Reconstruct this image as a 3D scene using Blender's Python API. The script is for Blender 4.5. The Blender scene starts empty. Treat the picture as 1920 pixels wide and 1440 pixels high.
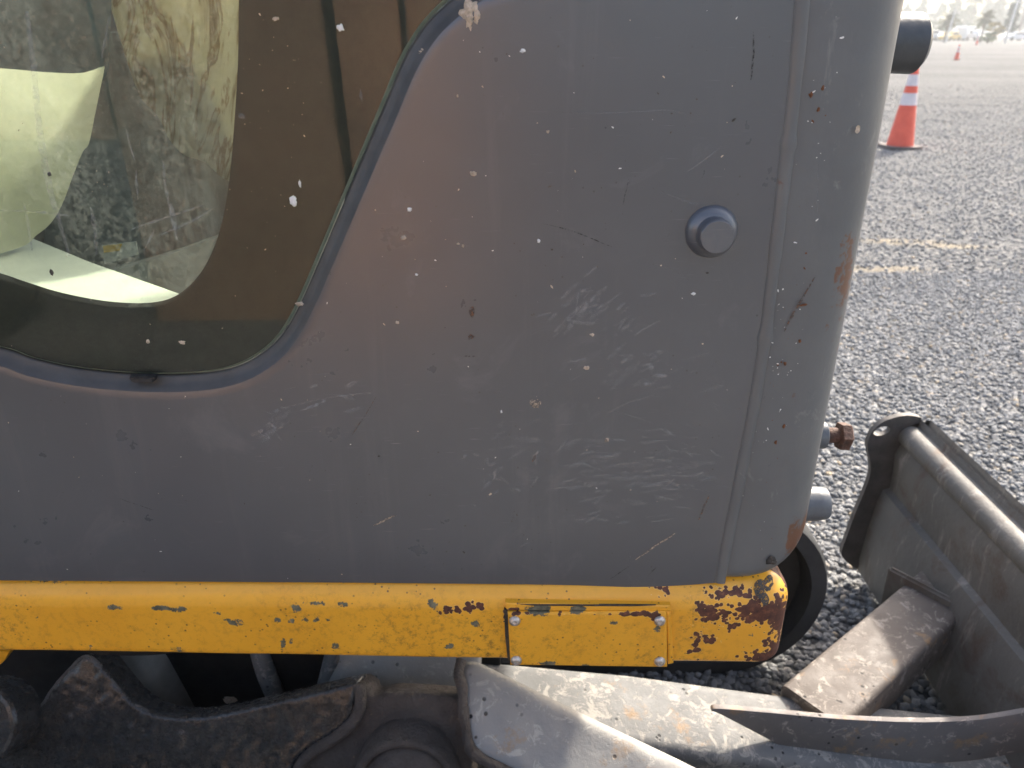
import bpy, bmesh, math, random
import numpy as np
from mathutils import Vector, Matrix, noise as mnoise

random.seed(7)
SC = bpy.context.scene
COL = SC.collection

# ---------------------------------------------------------------- camera
F = 1443.0                       # focal length in pixels of a 1920 wide picture
PITCH = math.radians(24.5)
CAMZ = 1.22
cs, sn = math.cos(PITCH), math.sin(PITCH)
cam = bpy.data.cameras.new('camera')
cam.sensor_width = 36.0
cam.lens = 36.0 * F / 1920.0
cam.clip_start = 0.02
cam.clip_end = 3000
cam.dof.use_dof = True
cam.dof.focus_distance = 0.80
cam.dof.aperture_fstop = 8.5
camo = bpy.data.objects.new('camera', cam)
COL.objects.link(camo)
camo.location = (0, 0, CAMZ)
camo.rotation_euler = (math.pi / 2 - PITCH, 0, 0)
SC.camera = camo

# ---------------------------------------------------------------- light
SUN = Vector((0.50, 0.60, 0.61)).normalized()
EL = math.asin(SUN.z)
AZ = math.atan2(SUN.x, SUN.y)
W = bpy.data.worlds.new('World')
SC.world = W
W.use_nodes = True
wn = W.node_tree
sky = wn.nodes.new('ShaderNodeTexSky')
sky.sky_type = 'NISHITA'
sky.sun_disc = False
sky.sun_elevation = EL
sky.sun_rotation = AZ
sky.dust_density = 6.0
sky.air_density = 1.0
wn.links.new(sky.outputs[0], wn.nodes['Background'].inputs[0])
wn.nodes['Background'].inputs[1].default_value = 0.15
sl = bpy.data.lights.new('sun', 'SUN')
sl.energy = 2.9
sl.angle = math.radians(2.0)
sl.color = (1.0, 0.93, 0.82)
slo = bpy.data.objects.new('sun', sl)
COL.objects.link(slo)
slo.rotation_euler = (-SUN).to_track_quat('-Z', 'Y').to_euler()

SC.view_settings.view_transform = 'Standard'
SC.view_settings.look = 'None'
SC.view_settings.exposure = 1.55
SC.view_settings.gamma = 1.0
SC.view_settings.use_curve_mapping = False
SC.render.engine = 'CYCLES'
SC.cycles.use_denoising = True
SC.cycles.max_bounces = 10
SC.cycles.transparent_max_bounces = 24
SC.cycles.volume_bounces = 1
SC.cycles.caustics_reflective = False
SC.cycles.caustics_refractive = False
SC.cycles.sample_clamp_indirect = 6.0

# ---------------------------------------------------------------- helpers
def ray(px, py):
    u = (px - 960) / F
    v = (py - 720) / F
    return Vector((u, cs - v * sn, -sn - v * cs))

CAM = Vector((0, 0, CAMZ))

def at(px, py, y):               # point of the scene at distance y that shows at a place in the photo
    d = ray(px, py)
    return CAM + d * (y / d.y)

def on_plane(px, py, p0, n):
    d = ray(px, py)
    return CAM + d * ((Vector(p0) - CAM).dot(n) / d.dot(n))

def link(name, verts, faces, mat, parent=None, smooth=False, edges=()):
    me = bpy.data.meshes.new(name)
    me.from_pydata([tuple(v) for v in verts], list(edges), faces)
    me.update()
    return link_me(name, me, mat, parent, smooth)

def link_me(name, me, mat, parent=None, smooth=False):
    o = bpy.data.objects.new(name, me)
    COL.objects.link(o)
    if mat is not None and len(me.materials) == 0:
        me.materials.append(mat)
    if smooth:
        me.polygons.foreach_set('use_smooth', [True] * len(me.polygons))
    if parent is not None:
        o.parent = parent
        if parent.type == 'EMPTY':
            o.matrix_parent_inverse = Matrix.Translation(-parent.location)
    return o

def link_bm(name, bm, mat, parent=None, smooth=False, angle=None):
    bmesh.ops.recalc_face_normals(bm, faces=bm.faces)
    me = bpy.data.meshes.new(name)
    if angle is not None:
        for e in bm.edges:
            if len(e.link_faces) == 2 and e.calc_face_angle(0) > math.radians(angle):
                e.smooth = False
        for f in bm.faces:
            f.smooth = True
    bm.to_mesh(me)
    bm.free()
    return link_me(name, me, mat, parent, smooth)

def empty(name, loc, label=None, cat=None, group=None):
    o = bpy.data.objects.new(name, None)
    o.empty_display_size = 0.1
    COL.objects.link(o)
    o.location = loc
    tag(o, label, cat, group)
    return o

def tag(o, label=None, cat=None, group=None, kind=None):
    if label: o['label'] = label
    if cat: o['category'] = cat
    if group: o['group'] = group
    if kind: o['kind'] = kind
    return o

def smooth_path(pts, n=8, closed=False):
    """Catmull-Rom through the points."""
    P = [Vector(p) for p in pts]
    out = []
    m = len(P)
    rng = range(m) if closed else range(m - 1)
    for i in rng:
        if closed:
            a, b, c, d = P[(i - 1) % m], P[i], P[(i + 1) % m], P[(i + 2) % m]
        else:
            a, b, c, d = P[max(i - 1, 0)], P[i], P[i + 1], P[min(i + 2, m - 1)]
        for k in range(n):
            t = k / n
            out.append(0.5 * ((2 * b) + (c - a) * t + (2 * a - 5 * b + 4 * c - d) * t * t + (3 * b - a - 3 * c + d) * t ** 3))
    if not closed:
        out.append(P[-1])
    return out

def slab_bm(pts, nrm, th, bev=0.0, seg=2):
    """Solid plate: contour points (3-D, planar), front facing nrm, thickness th."""
    nrm = Vector(nrm).normalized()
    bm = bmesh.new()
    vs = [bm.verts.new(p) for p in pts]
    f = bm.faces.new(vs)
    f.normal_update()
    if f.normal.dot(nrm) < 0:
        f.normal_flip()
    front = f
    r = bmesh.ops.extrude_face_region(bm, geom=[f])
    ext = [g for g in r['geom'] if isinstance(g, bmesh.types.BMVert)]
    bmesh.ops.translate(bm, verts=ext, vec=-nrm * 0)       # new copy stays in front
    extset = set(ext)
    old = [v for v in bm.verts if v not in extset]
    bmesh.ops.translate(bm, verts=old, vec=-nrm * th)
    if not any(all(v in set(old) for v in ff.verts) for ff in bm.faces):
        bm.faces.new(list(old))
    if bev:
        ed = [e for e in bm.edges if e.verts[0] in extset and e.verts[1] in extset and len(e.link_faces) == 2]
        bmesh.ops.bevel(bm, geom=ed, offset=bev, segments=seg, profile=0.6, affect='EDGES', clamp_overlap=True)
    return bm

def rough_slab(name, pts, nrm, th, mat, parent, cell=0.006, amp=0.004, freq=40, edge=0.006, fine=0.0):
    """cast plate: contour cut into a fine grid, front face hammered by noise, rounded rim"""
    nrm = Vector(nrm).normalized()
    a = nrm.cross(Vector((0, 0, 1))).normalized(); b = nrm.cross(a).normalized()
    o = sum(pts, Vector()) / len(pts)
    L2 = [((p - o).dot(a), (p - o).dot(b)) for p in pts]
    bm = bmesh.new()
    bm.faces.new([bm.verts.new((x, y, 0)) for x, y in L2])
    for ax in (0, 1):
        lo, hi = min(p[ax] for p in L2), max(p[ax] for p in L2)
        n = int((hi - lo) / cell)
        no = (1, 0, 0) if ax == 0 else (0, 1, 0)
        for k in range(1, n):
            co = [0, 0, 0]; co[ax] = lo + (hi - lo) * k / n
            bmesh.ops.bisect_plane(bm, geom=bm.verts[:] + bm.edges[:] + bm.faces[:], plane_co=co, plane_no=no)
    bmesh.ops.triangulate(bm, faces=[f for f in bm.faces if len(f.verts) > 4])
    P = np.array(L2); Q = np.roll(P, -1, axis=0); D = Q - P; LL = (D ** 2).sum(1) + 1e-12
    rim = [e for e in bm.edges if len(e.link_faces) == 1]
    base = {}
    for v in bm.verts:
        p = np.array((v.co.x, v.co.y))
        t = np.clip(((p - P) * D).sum(1) / LL, 0, 1)
        d = math.sqrt((((P + D * t[:, None]) - p) ** 2).sum(1).min())
        q = o + a * v.co.x + b * v.co.y
        h = amp * (mnoise.noise(q * freq) + 0.5 * mnoise.noise(q * freq * 2.3 + Vector((3, 1, 2)))) + fine * mnoise.noise(q * freq * 6)
        e = max(0.0, 1 - d / edge)
        base[v] = q + nrm * (h * min(1, d / edge + 0.3) - edge * 0.8 * (1 - math.sqrt(max(0, 1 - e * e))))
    r = bmesh.ops.extrude_edge_only(bm, edges=rim)
    nv = [g for g in r['geom'] if isinstance(g, bmesh.types.BMVert)]
    for v in nv:
        base[v] = o + a * v.co.x + b * v.co.y - nrm * th
    for v, q in base.items(): v.co = q
    bmesh.ops.recalc_face_normals(bm, faces=bm.faces)
    if sum(f.normal.dot(nrm) * f.calc_area() for f in bm.faces) < 0: bmesh.ops.reverse_faces(bm, faces=bm.faces[:])
    me = bpy.data.meshes.new(name); bm.to_mesh(me); bm.free()
    return link_me(name, me, mat, parent, True)

def box_bm(bm, c, s, rot=None):
    r = bmesh.ops.create_cube(bm, size=1.0)
    M = Matrix.Translation(c) @ (rot if rot else Matrix.Identity(4)) @ Matrix.Diagonal((s[0], s[1], s[2], 1))
    bmesh.ops.transform(bm, matrix=M, verts=r['verts'])
    return r['verts']

def lathe(prof, axis_o, axis_d, n=40, rnd=0.0, seed=0):
    """prof: (radius, height) along axis_d from axis_o."""
    d = Vector(axis_d).normalized()
    a = d.orthogonal().normalized()
    b = d.cross(a)
    o = Vector(axis_o)
    V, Fc = [], []
    for k, (r, h) in enumerate(prof):
        for i in range(n):
            t = 2 * math.pi * i / n
            rr = r
            if rnd:
                rr = r * (1 + rnd * mnoise.noise(Vector((math.cos(t) * 2 + seed, math.sin(t) * 2, h * 60))))
            V.append(o + d * h + (a * math.cos(t) + b * math.sin(t)) * rr)
    for k in range(len(prof) - 1):
        for i in range(n):
            j = (i + 1) % n
            Fc.append((k * n + i, k * n + j, (k + 1) * n + j, (k + 1) * n + i))
    Fc.append(tuple(range(n - 1, -1, -1)))
    Fc.append(tuple(range((len(prof) - 1) * n, len(prof) * n)))
    return V, Fc

def lathe_obj(name, prof, o, d, mat, parent, n=40, rnd=0.0, seed=0, angle=35):
    V, Fc = lathe(prof, o, d, n, rnd, seed)
    bm = bmesh.new()
    vs = [bm.verts.new(v) for v in V]
    for f in Fc:
        try: bm.faces.new([vs[i] for i in f])
        except ValueError: pass
    return link_bm(name, bm, mat, parent, angle=angle)

def tube(name, path, rad, mat, parent, n=12, lump=0.0, flat=None):
    P = [Vector(p) for p in path]
    V, Fc = [], []
    for i, p in enumerate(P):
        t = (P[min(i + 1, len(P) - 1)] - P[max(i - 1, 0)]).normalized()
        a = t.cross(Vector((0.13, 1, 0.07))).normalized()
        b = t.cross(a).normalized()
        r = rad[i] if hasattr(rad, '__len__') else rad
        r *= 1 + lump * mnoise.noise(p * 55)
        for k in range(n):
            an = 2 * math.pi * k / n
            q = a * math.cos(an) * r
            w = b * math.sin(an) * r
            V.append(p + q + w * (flat if flat else 1))
    for i in range(len(P) - 1):
        for k in range(n):
            j = (k + 1) % n
            Fc.append((i * n + k, i * n + j, (i + 1) * n + j, (i + 1) * n + k))
    Fc.append(tuple(range(n - 1, -1, -1)))
    Fc.append(tuple(range((len(P) - 1) * n, len(P) * n)))
    bm = bmesh.new()
    vs = [bm.verts.new(v) for v in V]
    for f in Fc: bm.faces.new([vs[i] for i in f])
    return link_bm(name, bm, mat, parent, angle=40)

# ---------------------------------------------------------------- materials
class G:
    def __init__(s, name):
        s.m = bpy.data.materials.new(name)
        s.m.use_nodes = True
        s.t = s.m.node_tree
        s.n = s.t.nodes
        s.b = s.n['Principled BSDF']
        s.out = s.n['Material Output']
        s._tc = None
    def tc(s, which='Object'):
        if s._tc is None: s._tc = s.n.new('ShaderNodeTexCoord')
        return s._tc.outputs[which]
    def lk(s, a, b):
        s.t.links.new(a, b)
    def put(s, sock, v):
        if isinstance(v, bpy.types.NodeSocket): s.lk(v, sock)
        elif isinstance(v, (tuple, list)) and len(v) == 3 and sock.type == 'RGBA': sock.default_value = (*v, 1)
        else: sock.default_value = v
    def map(s, scale=(1, 1, 1), rot=(0, 0, 0), loc=(0, 0, 0), src=None):
        m = s.n.new('ShaderNodeMapping')
        s.lk(src or s.tc(), m.inputs[0])
        m.inputs['Location'].default_value = loc
        m.inputs['Rotation'].default_value = rot
        m.inputs['Scale'].default_value = scale
        return m.outputs[0]
    def noise(s, scale, detail=4, rough=0.55, vec=None, dist=0.0, col=False):
        n = s.n.new('ShaderNodeTexNoise')
        s.lk(vec or s.tc(), n.inputs['Vector'])
        n.inputs['Scale'].default_value = scale
        n.inputs['Detail'].default_value = detail
        n.inputs['Roughness'].default_value = rough
        n.inputs['Distortion'].default_value = dist
        return n.outputs['Color' if col else 'Fac']
    def voro(s, scale, feat='F1', out='Distance', vec=None, rnd=1.0):
        n = s.n.new('ShaderNodeTexVoronoi')
        n.feature = feat
        s.lk(vec or s.tc(), n.inputs['Vector'])
        n.inputs['Scale'].default_value = scale
        n.inputs['Randomness'].default_value = rnd
        return n.outputs[out]
    def ramp(s, fac, stops, interp='LINEAR'):
        r = s.n.new('ShaderNodeValToRGB')
        r.color_ramp.interpolation = interp
        el = r.color_ramp.elements
        while len(el) < len(stops): el.new(0.5)
        for e, (p, c) in zip(el, stops):
            e.position = p
            e.color = (*c, 1) if hasattr(c, '__len__') else (c, c, c, 1)
        s.lk(fac, r.inputs[0])
        return r.outputs[0]
    def mix(s, fac, a, b, mode='MIX'):
        m = s.n.new('ShaderNodeMix')
        m.data_type = 'RGBA'
        m.blend_type = mode
        m.clamp_factor = True
        s.put(m.inputs['Factor'], fac)
        s.put(m.inputs[6], a)
        s.put(m.inputs[7], b)
        return m.outputs[2]
    def math(s, op, a, b=0.0, c=None, clamp=False):
        m = s.n.new('ShaderNodeMath')
        m.operation = op
        m.use_clamp = clamp
        s.put(m.inputs[0], a)
        s.put(m.inputs[1], b)
        if c is not None: s.put(m.inputs[2], c)
        return m.outputs[0]
    def attr(s, name):
        a = s.n.new('ShaderNodeAttribute')
        a.attribute_name = name
        return a.outputs['Fac']
    def bump(s, h, strength=0.3, dist=0.01, nrm=None):
        b = s.n.new('ShaderNodeBump')
        b.inputs['Strength'].default_value = strength
        b.inputs['Distance'].default_value = dist
        s.lk(h, b.inputs['Height'])
        if nrm: s.lk(nrm, b.inputs['Normal'])
        return b.outputs[0]
    def set(s, **k):
        names = dict(base='Base Color', rough='Roughness', metal='Metallic', nrm='Normal', coat='Coat Weight',
                     coatr='Coat Roughness', spec='Specular IOR Level', alpha='Alpha', trans='Transmission Weight', ior='IOR')
        for a, v in k.items():
            s.put(s.b.inputs[names[a]], v)
        return s.m

def simple(name, col, rough=0.5, metal=0.0, var=0.15, scale=30, bump=0.0, bscale=120, spec=0.5, coat=0.0):
    g = G(name)
    n = g.noise(scale, 5, 0.6)
    a = tuple(c * (1 - var) for c in col)
    b = tuple(min(1, c * (1 + var)) for c in col)
    base = g.ramp(n, [(0.3, a), (0.7, b)])
    r = g.ramp(g.noise(scale * 2.3, 3), [(0.3, max(0, rough - 0.08)), (0.7, min(1, rough + 0.08))])
    g.set(base=base, rough=r, metal=metal, spec=spec, coat=coat)
    if bump:
        g.set(nrm=g.bump(g.noise(bscale, 5), bump, 0.004))
    return g.m

# grey cab paint: semi gloss, faint grime, dust specks, fine scratches
def make_grey(name, k=1.0):
    g = G(name)
    big = g.noise(3.2, 4, 0.6)
    base = g.ramp(big, [(0.3, (0.050 * k, 0.054 * k, 0.063 * k)), (0.7, (0.068 * k, 0.072 * k, 0.081 * k))])
    # dusty run-off streaks
    st = g.noise(1.0, 5, 0.65, vec=g.map((38, 38, 2.6)))
    stm = g.ramp(st, [(0.56, 0.0), (0.8, 0.14)])
    base = g.mix(stm, base, (0.2, 0.19, 0.18))
    # cloudy scuffs
    cl = g.noise(9, 6, 0.7, dist=0.8)
    clm = g.ramp(cl, [(0.58, 0.0), (0.75, 0.3)])
    base = g.mix(clm, base, (0.16, 0.16, 0.165))
    # fine scratches, two directions
    for rot, thr in ((0.5, 0.71), (-0.9, 0.73)):
        sc = g.noise(1.0, 3, 0.5, vec=g.map((30, 30, 700), rot=(0, rot, 0)))
        reg = g.ramp(g.noise(5, 3, vec=g.map(loc=(rot * 9, 0, 3))), [(0.5, 0.0), (0.68, 1.0)])
        sm = g.math('MULTIPLY', g.ramp(sc, [(thr - 0.04, 0.0), (thr + 0.05, 0.35)]), reg)
        base = g.mix(sm, base, (0.33, 0.33, 0.33))
    # tiny dark pits
    dk = g.voro(85)
    dkm = g.math('MULTIPLY', g.ramp(dk, [(0.05, 0.8), (0.1, 0.0)]), g.ramp(g.noise(17, 2), [(0.52, 0.0), (0.6, 1.0)]))
    base = g.mix(dkm, base, (0.03, 0.027, 0.025))
    rough = g.ramp(g.noise(14, 5, 0.65), [(0.3, 0.26), (0.7, 0.40)])
    rough = g.mix(clm, rough, (0.7, 0.7, 0.7))
    h = g.math('ADD', g.math('MULTIPLY', g.noise(4.0, 2), 1.0), g.math('MULTIPLY', g.noise(160, 3), 0.012))
    g.set(base=base, rough=rough, spec=0.5, nrm=g.bump(h, 0.10, 0.02), coat=1.0, coatr=0.26)
    g.b.inputs['Coat IOR'].default_value = 1.6
    return g.m
M_GREY = make_grey('grey_cab_paint')
M_GREY2 = make_grey('grey_pillar_paint', 1.25)

def add_rust_spots(g, base, amt, scale=40, thr=0.62):
    m = g.ramp(g.noise(scale, 7, 0.7), [(thr, 0.0), (thr + 0.05, amt)])
    return g.mix(m, base, (0.11, 0.045, 0.02)), m

def make_pillar():
    g = G('grey_pillar_paint_worn')
    base = g.ramp(g.noise(6, 5, 0.6), [(0.3, (0.098, 0.102, 0.102)), (0.7, (0.13, 0.134, 0.132))])
    base, m = add_rust_spots(g, base, 0.8, 26, 0.69)
    w = g.attr('wear')
    mm = g.math('ADD', w, g.math('MULTIPLY', g.math('SUBTRACT', g.noise(60, 6, 0.7), 0.5), 1.5))
    mr = g.ramp(mm, [(0.62, 0.0), (0.72, 1.0)])
    base = g.mix(mr, base, (0.13, 0.06, 0.032))
    gl = g.ramp(g.noise(24, 7, 0.75, dist=0.7, vec=g.map((1, 1, 0.55))), [(0.6, 0.0), (0.7, 0.45)])
    base = g.mix(gl, base, (0.3, 0.3, 0.27))
    g.set(base=base, rough=g.ramp(g.noise(20, 4), [(0.3, 0.34), (0.7, 0.55)]), spec=0.55,
          nrm=g.bump(g.noise(60, 5), 0.12, 0.004))
    return g.m
M_PILLAR = make_pillar()

def make_yellow():
    g = G('yellow_frame_paint')
    base = g.ramp(g.noise(7, 5, 0.6), [(0.3, (0.73, 0.345, 0.022)), (0.7, (0.81, 0.405, 0.032))])
    gr = g.attr('grime')
    fine = g.noise(90, 9, 0.82)
    gm = g.math('MULTIPLY', gr, g.ramp(fine, [(0.5, 0.0), (0.66, 1.0)]))
    base = g.mix(gm, base, (0.13, 0.075, 0.025))
    # scattered small specks of dirt
    sp = g.math('MULTIPLY', g.ramp(g.voro(130), [(0.1, 0.9), (0.19, 0.0)]), g.ramp(g.noise(22, 3), [(0.47, 0.0), (0.56, 1.0)]))
    base = g.mix(sp, base, (0.07, 0.04, 0.02))
    # primer chips
    ch = g.math('ADD', g.attr('chip'), g.math('MULTIPLY', g.math('SUBTRACT', g.noise(150, 6, 0.7, dist=0.5), 0.5), 1.9))
    chm = g.ramp(ch, [(0.60, 0.0), (0.63, 1.0)])
    chcol = g.ramp(g.noise(120, 3), [(0.35, (0.06, 0.06, 0.04)), (0.65, (0.17, 0.16, 0.105))])
    base = g.mix(chm, base, chcol)
    # rust: blistered patches, lighter broken rim
    bl = g.voro(165, 'F1')
    ru = g.math('ADD', g.attr('rust'), g.math('MULTIPLY', g.math('SUBTRACT', g.noise(60, 5, 0.65), 0.5), 1.0))
    ru = g.math('SUBTRACT', ru, g.math('MULTIPLY', bl, 0.75))
    rum = g.ramp(ru, [(0.20, 0.0), (0.23, 1.0)])
    rim = g.ramp(ru, [(0.15, 0.0), (0.195, 0.55), (0.23, 0.0)])
    base = g.mix(rim, base, (0.85, 0.62, 0.28))
    rcol = g.ramp(g.noise(130, 6, 0.7), [(0.3, (0.035, 0.012, 0.008)), (0.55, (0.10, 0.032, 0.016)), (0.75, (0.26, 0.10, 0.045))])
    base = g.mix(rum, base, rcol)
    rough = g.mix(g.math('MAXIMUM', rum, chm), (0.34, 0.34, 0.34), (0.75, 0.75, 0.75))
    h = g.math('SUBTRACT', g.math('MULTIPLY', g.noise(30, 4), 0.25), g.math('MULTIPLY', g.math('MAXIMUM', rum, chm), 0.35))
    h = g.math('ADD', h, g.math('MULTIPLY', g.math('MULTIPLY', rum, g.noise(190, 4)), 0.5))
    g.set(base=base, rough=rough, spec=0.5, nrm=g.bump(h, 0.35, 0.003), coat=0.15, coatr=0.2)
    return g.m
M_YEL = make_yellow()

def make_cast(name, c1, c2, light=0.25, sc=30, rough=0.5, coat=0.0):
    g = G(name)
    base = g.ramp(g.noise(sc * 0.5, 7, 0.7), [(0.3, c1), (0.7, c2)])
    sp = g.ramp(g.noise(sc * 4, 5, 0.75), [(0.66, 0.0), (0.72, light)])
    base = g.mix(sp, base, (0.42, 0.33, 0.2))
    h = g.math('ADD', g.noise(sc * 2.0, 7, 0.7, dist=0.6), g.math('MULTIPLY', g.noise(sc * 9, 4, 0.7), 0.4))
    g.set(base=base, rough=g.ramp(g.noise(sc * 3, 4), [(0.35, rough - 0.16), (0.65, rough + 0.12)]), spec=0.6,
          nrm=g.bump(h, 1.0, 0.016), coat=coat, coatr=0.22)
    return g.m
M_CAST = make_cast('oily_dark_casting', (0.032, 0.030, 0.029), (0.085, 0.080, 0.077), 0.12, 34, 0.28, 0.8)
M_CAST2 = make_cast('dusty_brown_casting', (0.09, 0.072, 0.060), (0.20, 0.165, 0.14), 0.8, 26, 0.6)

def make_arm(name, paint, bare, amount, seed=0):
    g = G(name)
    base = g.ramp(g.noise(8, 5, 0.6), [(0.3, tuple(c * 0.85 for c in paint)), (0.7, tuple(c * 1.1 for c in paint))])
    v = g.map((1, 1, 1), loc=(seed, seed * 2, 1))
    w = g.noise(38, 9, 0.78, vec=v, dist=0.7)
    wm = g.ramp(w, [(0.62 - amount, 0.0), (0.68 - amount, 0.9)])
    base = g.mix(wm, base, bare)
    t = g.ramp(g.noise(13, 7, 0.7, vec=v), [(0.6, 0.0), (0.68, 0.7)])
    base = g.mix(t, base, (0.36, 0.23, 0.12))
    dk = g.math('MULTIPLY', g.ramp(g.voro(60, vec=v), [(0.12, 1.0), (0.2, 0.0)]), g.ramp(g.noise(9, 2, vec=v), [(0.5, 0.0), (0.58, 1.0)]))
    base = g.mix(dk, base, (0.03, 0.03, 0.03))
    h = g.math('SUBTRACT', g.math('MULTIPLY', g.noise(70, 6, 0.7, vec=v), 0.6), g.math('ADD', g.math('MULTIPLY', wm, 0.2), dk))
    g.set(base=base, rough=g.ramp(g.noise(30, 4, vec=v), [(0.3, 0.45), (0.7, 0.75)]), spec=0.25, nrm=g.bump(h, 0.4, 0.004))
    return g.m
M_ARM = make_arm('worn_grey_arm_paint', (0.20, 0.20, 0.195), (0.41, 0.385, 0.345), 0.115, 0)
M_ARM2 = make_arm('chalky_grey_arm_paint', (0.32, 0.308, 0.285), (0.46, 0.435, 0.39), 0.07, 3)
M_BRACE = make_arm('worn_brown_brace_paint', (0.15, 0.13, 0.115), (0.36, 0.325, 0.285), 0.09, 6)
M_RIB = make_arm('worn_rib_paint', (0.2, 0.18, 0.17), (0.48, 0.42, 0.36), 0.06, 8)

def make_blade():
    g = G('dirty_blade_steel')
    base = g.ramp(g.noise(5, 6, 0.65), [(0.3, (0.11, 0.108, 0.102)), (0.7, (0.19, 0.18, 0.165))])
    r = g.ramp(g.noise(9, 6, 0.7, dist=0.6), [(0.50, 0.0), (0.68, 0.8)])
    base = g.mix(r, base, (0.10, 0.065, 0.045))
    s = g.ramp(g.noise(1, 5, 0.7, vec=g.map((30, 30, 6))), [(0.56, 0.0), (0.72, 0.6)])
    base = g.mix(s, base, (0.42, 0.39, 0.35))
    g.set(base=base, rough=g.ramp(g.noise(20, 4), [(0.3, 0.45), (0.7, 0.75)]), spec=0.35, nrm=g.bump(g.noise(45, 6, 0.7), 0.4, 0.006))
    return g.m
M_BLADE = make_blade()
M_RUBBER = simple('track_rubber', (0.028, 0.030, 0.032), 0.75, 0, 0.3, 14, 0.4, 60)
M_DARK = simple('dark_underframe', (0.012, 0.011, 0.010), 0.6, 0, 0.4, 20, 0.4, 60)
M_RUSTY = simple('rusty_bolt', (0.085, 0.043, 0.03), 0.75, 0.1, 0.45, 150, 0.5, 300)
M_BOSS = simple('worn_blue_grey_boss', (0.10, 0.112, 0.125), 0.42, 0, 0.2, 60, 0.15, 120)
M_BOSSD = simple('dark_boss_paint', (0.055, 0.062, 0.068), 0.4, 0, 0.15, 60, 0.1, 120)
M_RIVET = simple('rivet_steel', (0.55, 0.5, 0.45), 0.38, 0.8, 0.35, 300, 0.3, 500)
M_CLIP = simple('black_rubber_clip', (0.02, 0.02, 0.021), 0.5, 0, 0.3, 90, 0.3, 200)
M_MUD = simple('dry_tan_mud', (0.50, 0.41, 0.31), 0.95, 0, 0.35, 260, 0.6, 400, 0.2)
def make_broken(name, col, lo, hi):
    g = G(name)
    g.set(base=g.ramp(g.noise(260, 4), [(0.3, tuple(c * 0.7 for c in col)), (0.7, col)]), rough=0.95, spec=0.1, nrm=g.bump(g.noise(400, 4), 0.5, 0.003))
    tr = g.n.new('ShaderNodeBsdfTransparent'); mx = g.n.new('ShaderNodeMixShader')
    g.lk(g.ramp(g.noise(330, 5, 0.75), [(lo, 0.0), (hi, 1.0)]), mx.inputs[0]); g.lk(tr.outputs[0], mx.inputs[1]); g.lk(g.b.outputs[0], mx.inputs[2])
    g.lk(mx.outputs[0], g.out.inputs[0])
    return g.m
M_MUDB = make_broken('broken_tan_mud', (0.42, 0.35, 0.27), 0.42, 0.56)
M_SCRD = make_broken('dark_scratch', (0.05, 0.046, 0.042), 0.44, 0.62)
M_SCRB = make_broken('rusty_scratch', (0.17, 0.095, 0.06), 0.40, 0.60)
M_MUDD = make_broken('broken_dark_mud', (0.10, 0.088, 0.075), 0.36, 0.5)
M_WHITE = simple('white_dropping', (0.75, 0.74, 0.70), 0.85, 0, 0.12, 260, 0.4, 400, 0.2)
M_BROWN = simple('brown_rust_mark', (0.16, 0.07, 0.035), 0.9, 0, 0.3, 200, 0.3, 300, 0.2)
M_BLACKMUD = simple('caked_dark_mud', (0.06, 0.053, 0.045), 0.95, 0, 0.5, 90, 0.9, 150, 0.2)

def make_scuff(name='pale_scuff', sc=220, top=0.36):
    g = G(name)
    g.set(base=(0.42, 0.42, 0.41), rough=0.8)
    tr = g.n.new('ShaderNodeBsdfTransparent')
    mx = g.n.new('ShaderNodeMixShader')
    f = g.ramp(g.noise(sc, 6, 0.75), [(0.38, 0.0), (0.68, top)])
    g.lk(f, mx.inputs[0]); g.lk(tr.outputs[0], mx.inputs[1]); g.lk(g.b.outputs[0], mx.inputs[2])
    g.lk(mx.outputs[0], g.out.inputs[0])
    return g.m
M_SCUFF = make_scuff()
M_SMUDGE = make_scuff('chalky_smudge', 90, 0.20)

def make_glass(name, tint, dust):
    """thin automotive sheet: tinted see-through, mirror by Fresnel, dusty film with streaks"""
    g = G(name)
    tr = g.n.new('ShaderNodeBsdfTransparent'); tr.inputs[0].default_value = (*tint, 1)
    gl = g.n.new('ShaderNodeBsdfGlossy'); gl.inputs['Roughness'].default_value = 0.015
    lw = g.n.new('ShaderNodeLayerWeight'); lw.inputs[0].default_value = 0.5
    fr = g.math('ADD', 0.042, g.math('MULTIPLY', g.math('POWER', lw.outputs['Facing'], 5.0), 0.9))
    m1 = g.n.new('ShaderNodeMixShader')
    g.lk(fr, m1.inputs[0]); g.lk(tr.outputs[0], m1.inputs[1]); g.lk(gl.outputs[0], m1.inputs[2])
    df = g.n.new('ShaderNodeBsdfDiffuse'); df.inputs[0].default_value = (0.42, 0.43, 0.40, 1)
    tl = g.n.new('ShaderNodeBsdfTranslucent'); tl.inputs[0].default_value = (0.62, 0.66, 0.62, 1)
    m0 = g.n.new('ShaderNodeMixShader'); m0.inputs[0].default_value = 0.85
    g.lk(df.outputs[0], m0.inputs[1]); g.lk(tl.outputs[0], m0.inputs[2])
    v = g.map((15, 15, 3.6), rot=(0, 0.12, 0))
    st = g.ramp(g.noise(1, 6, 0.7, vec=v), [(0.42, 0.0), (0.75, 1.0)])
    fi = g.ramp(g.noise(170, 9, 0.85), [(0.42, 0.05), (0.66, 1.0)])
    d = g.math('MULTIPLY', g.math('MULTIPLY', g.math('ADD', st, 0.25), fi), dust)
    m2 = g.n.new('ShaderNodeMixShader')
    g.lk(d, m2.inputs[0]); g.lk(m1.outputs[0], m2.inputs[1]); g.lk(m0.outputs[0], m2.inputs[2])
    g.lk(m2.outputs[0], g.out.inputs[0])
    g.n.remove(g.b)
    return g.m
M_GLASS = make_glass('tinted_side_glass', (0.85, 0.94, 0.85), 0.15)
M_GLASS2 = make_glass('clear_cab_glass', (0.88, 0.93, 0.88), 0.05)
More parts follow.
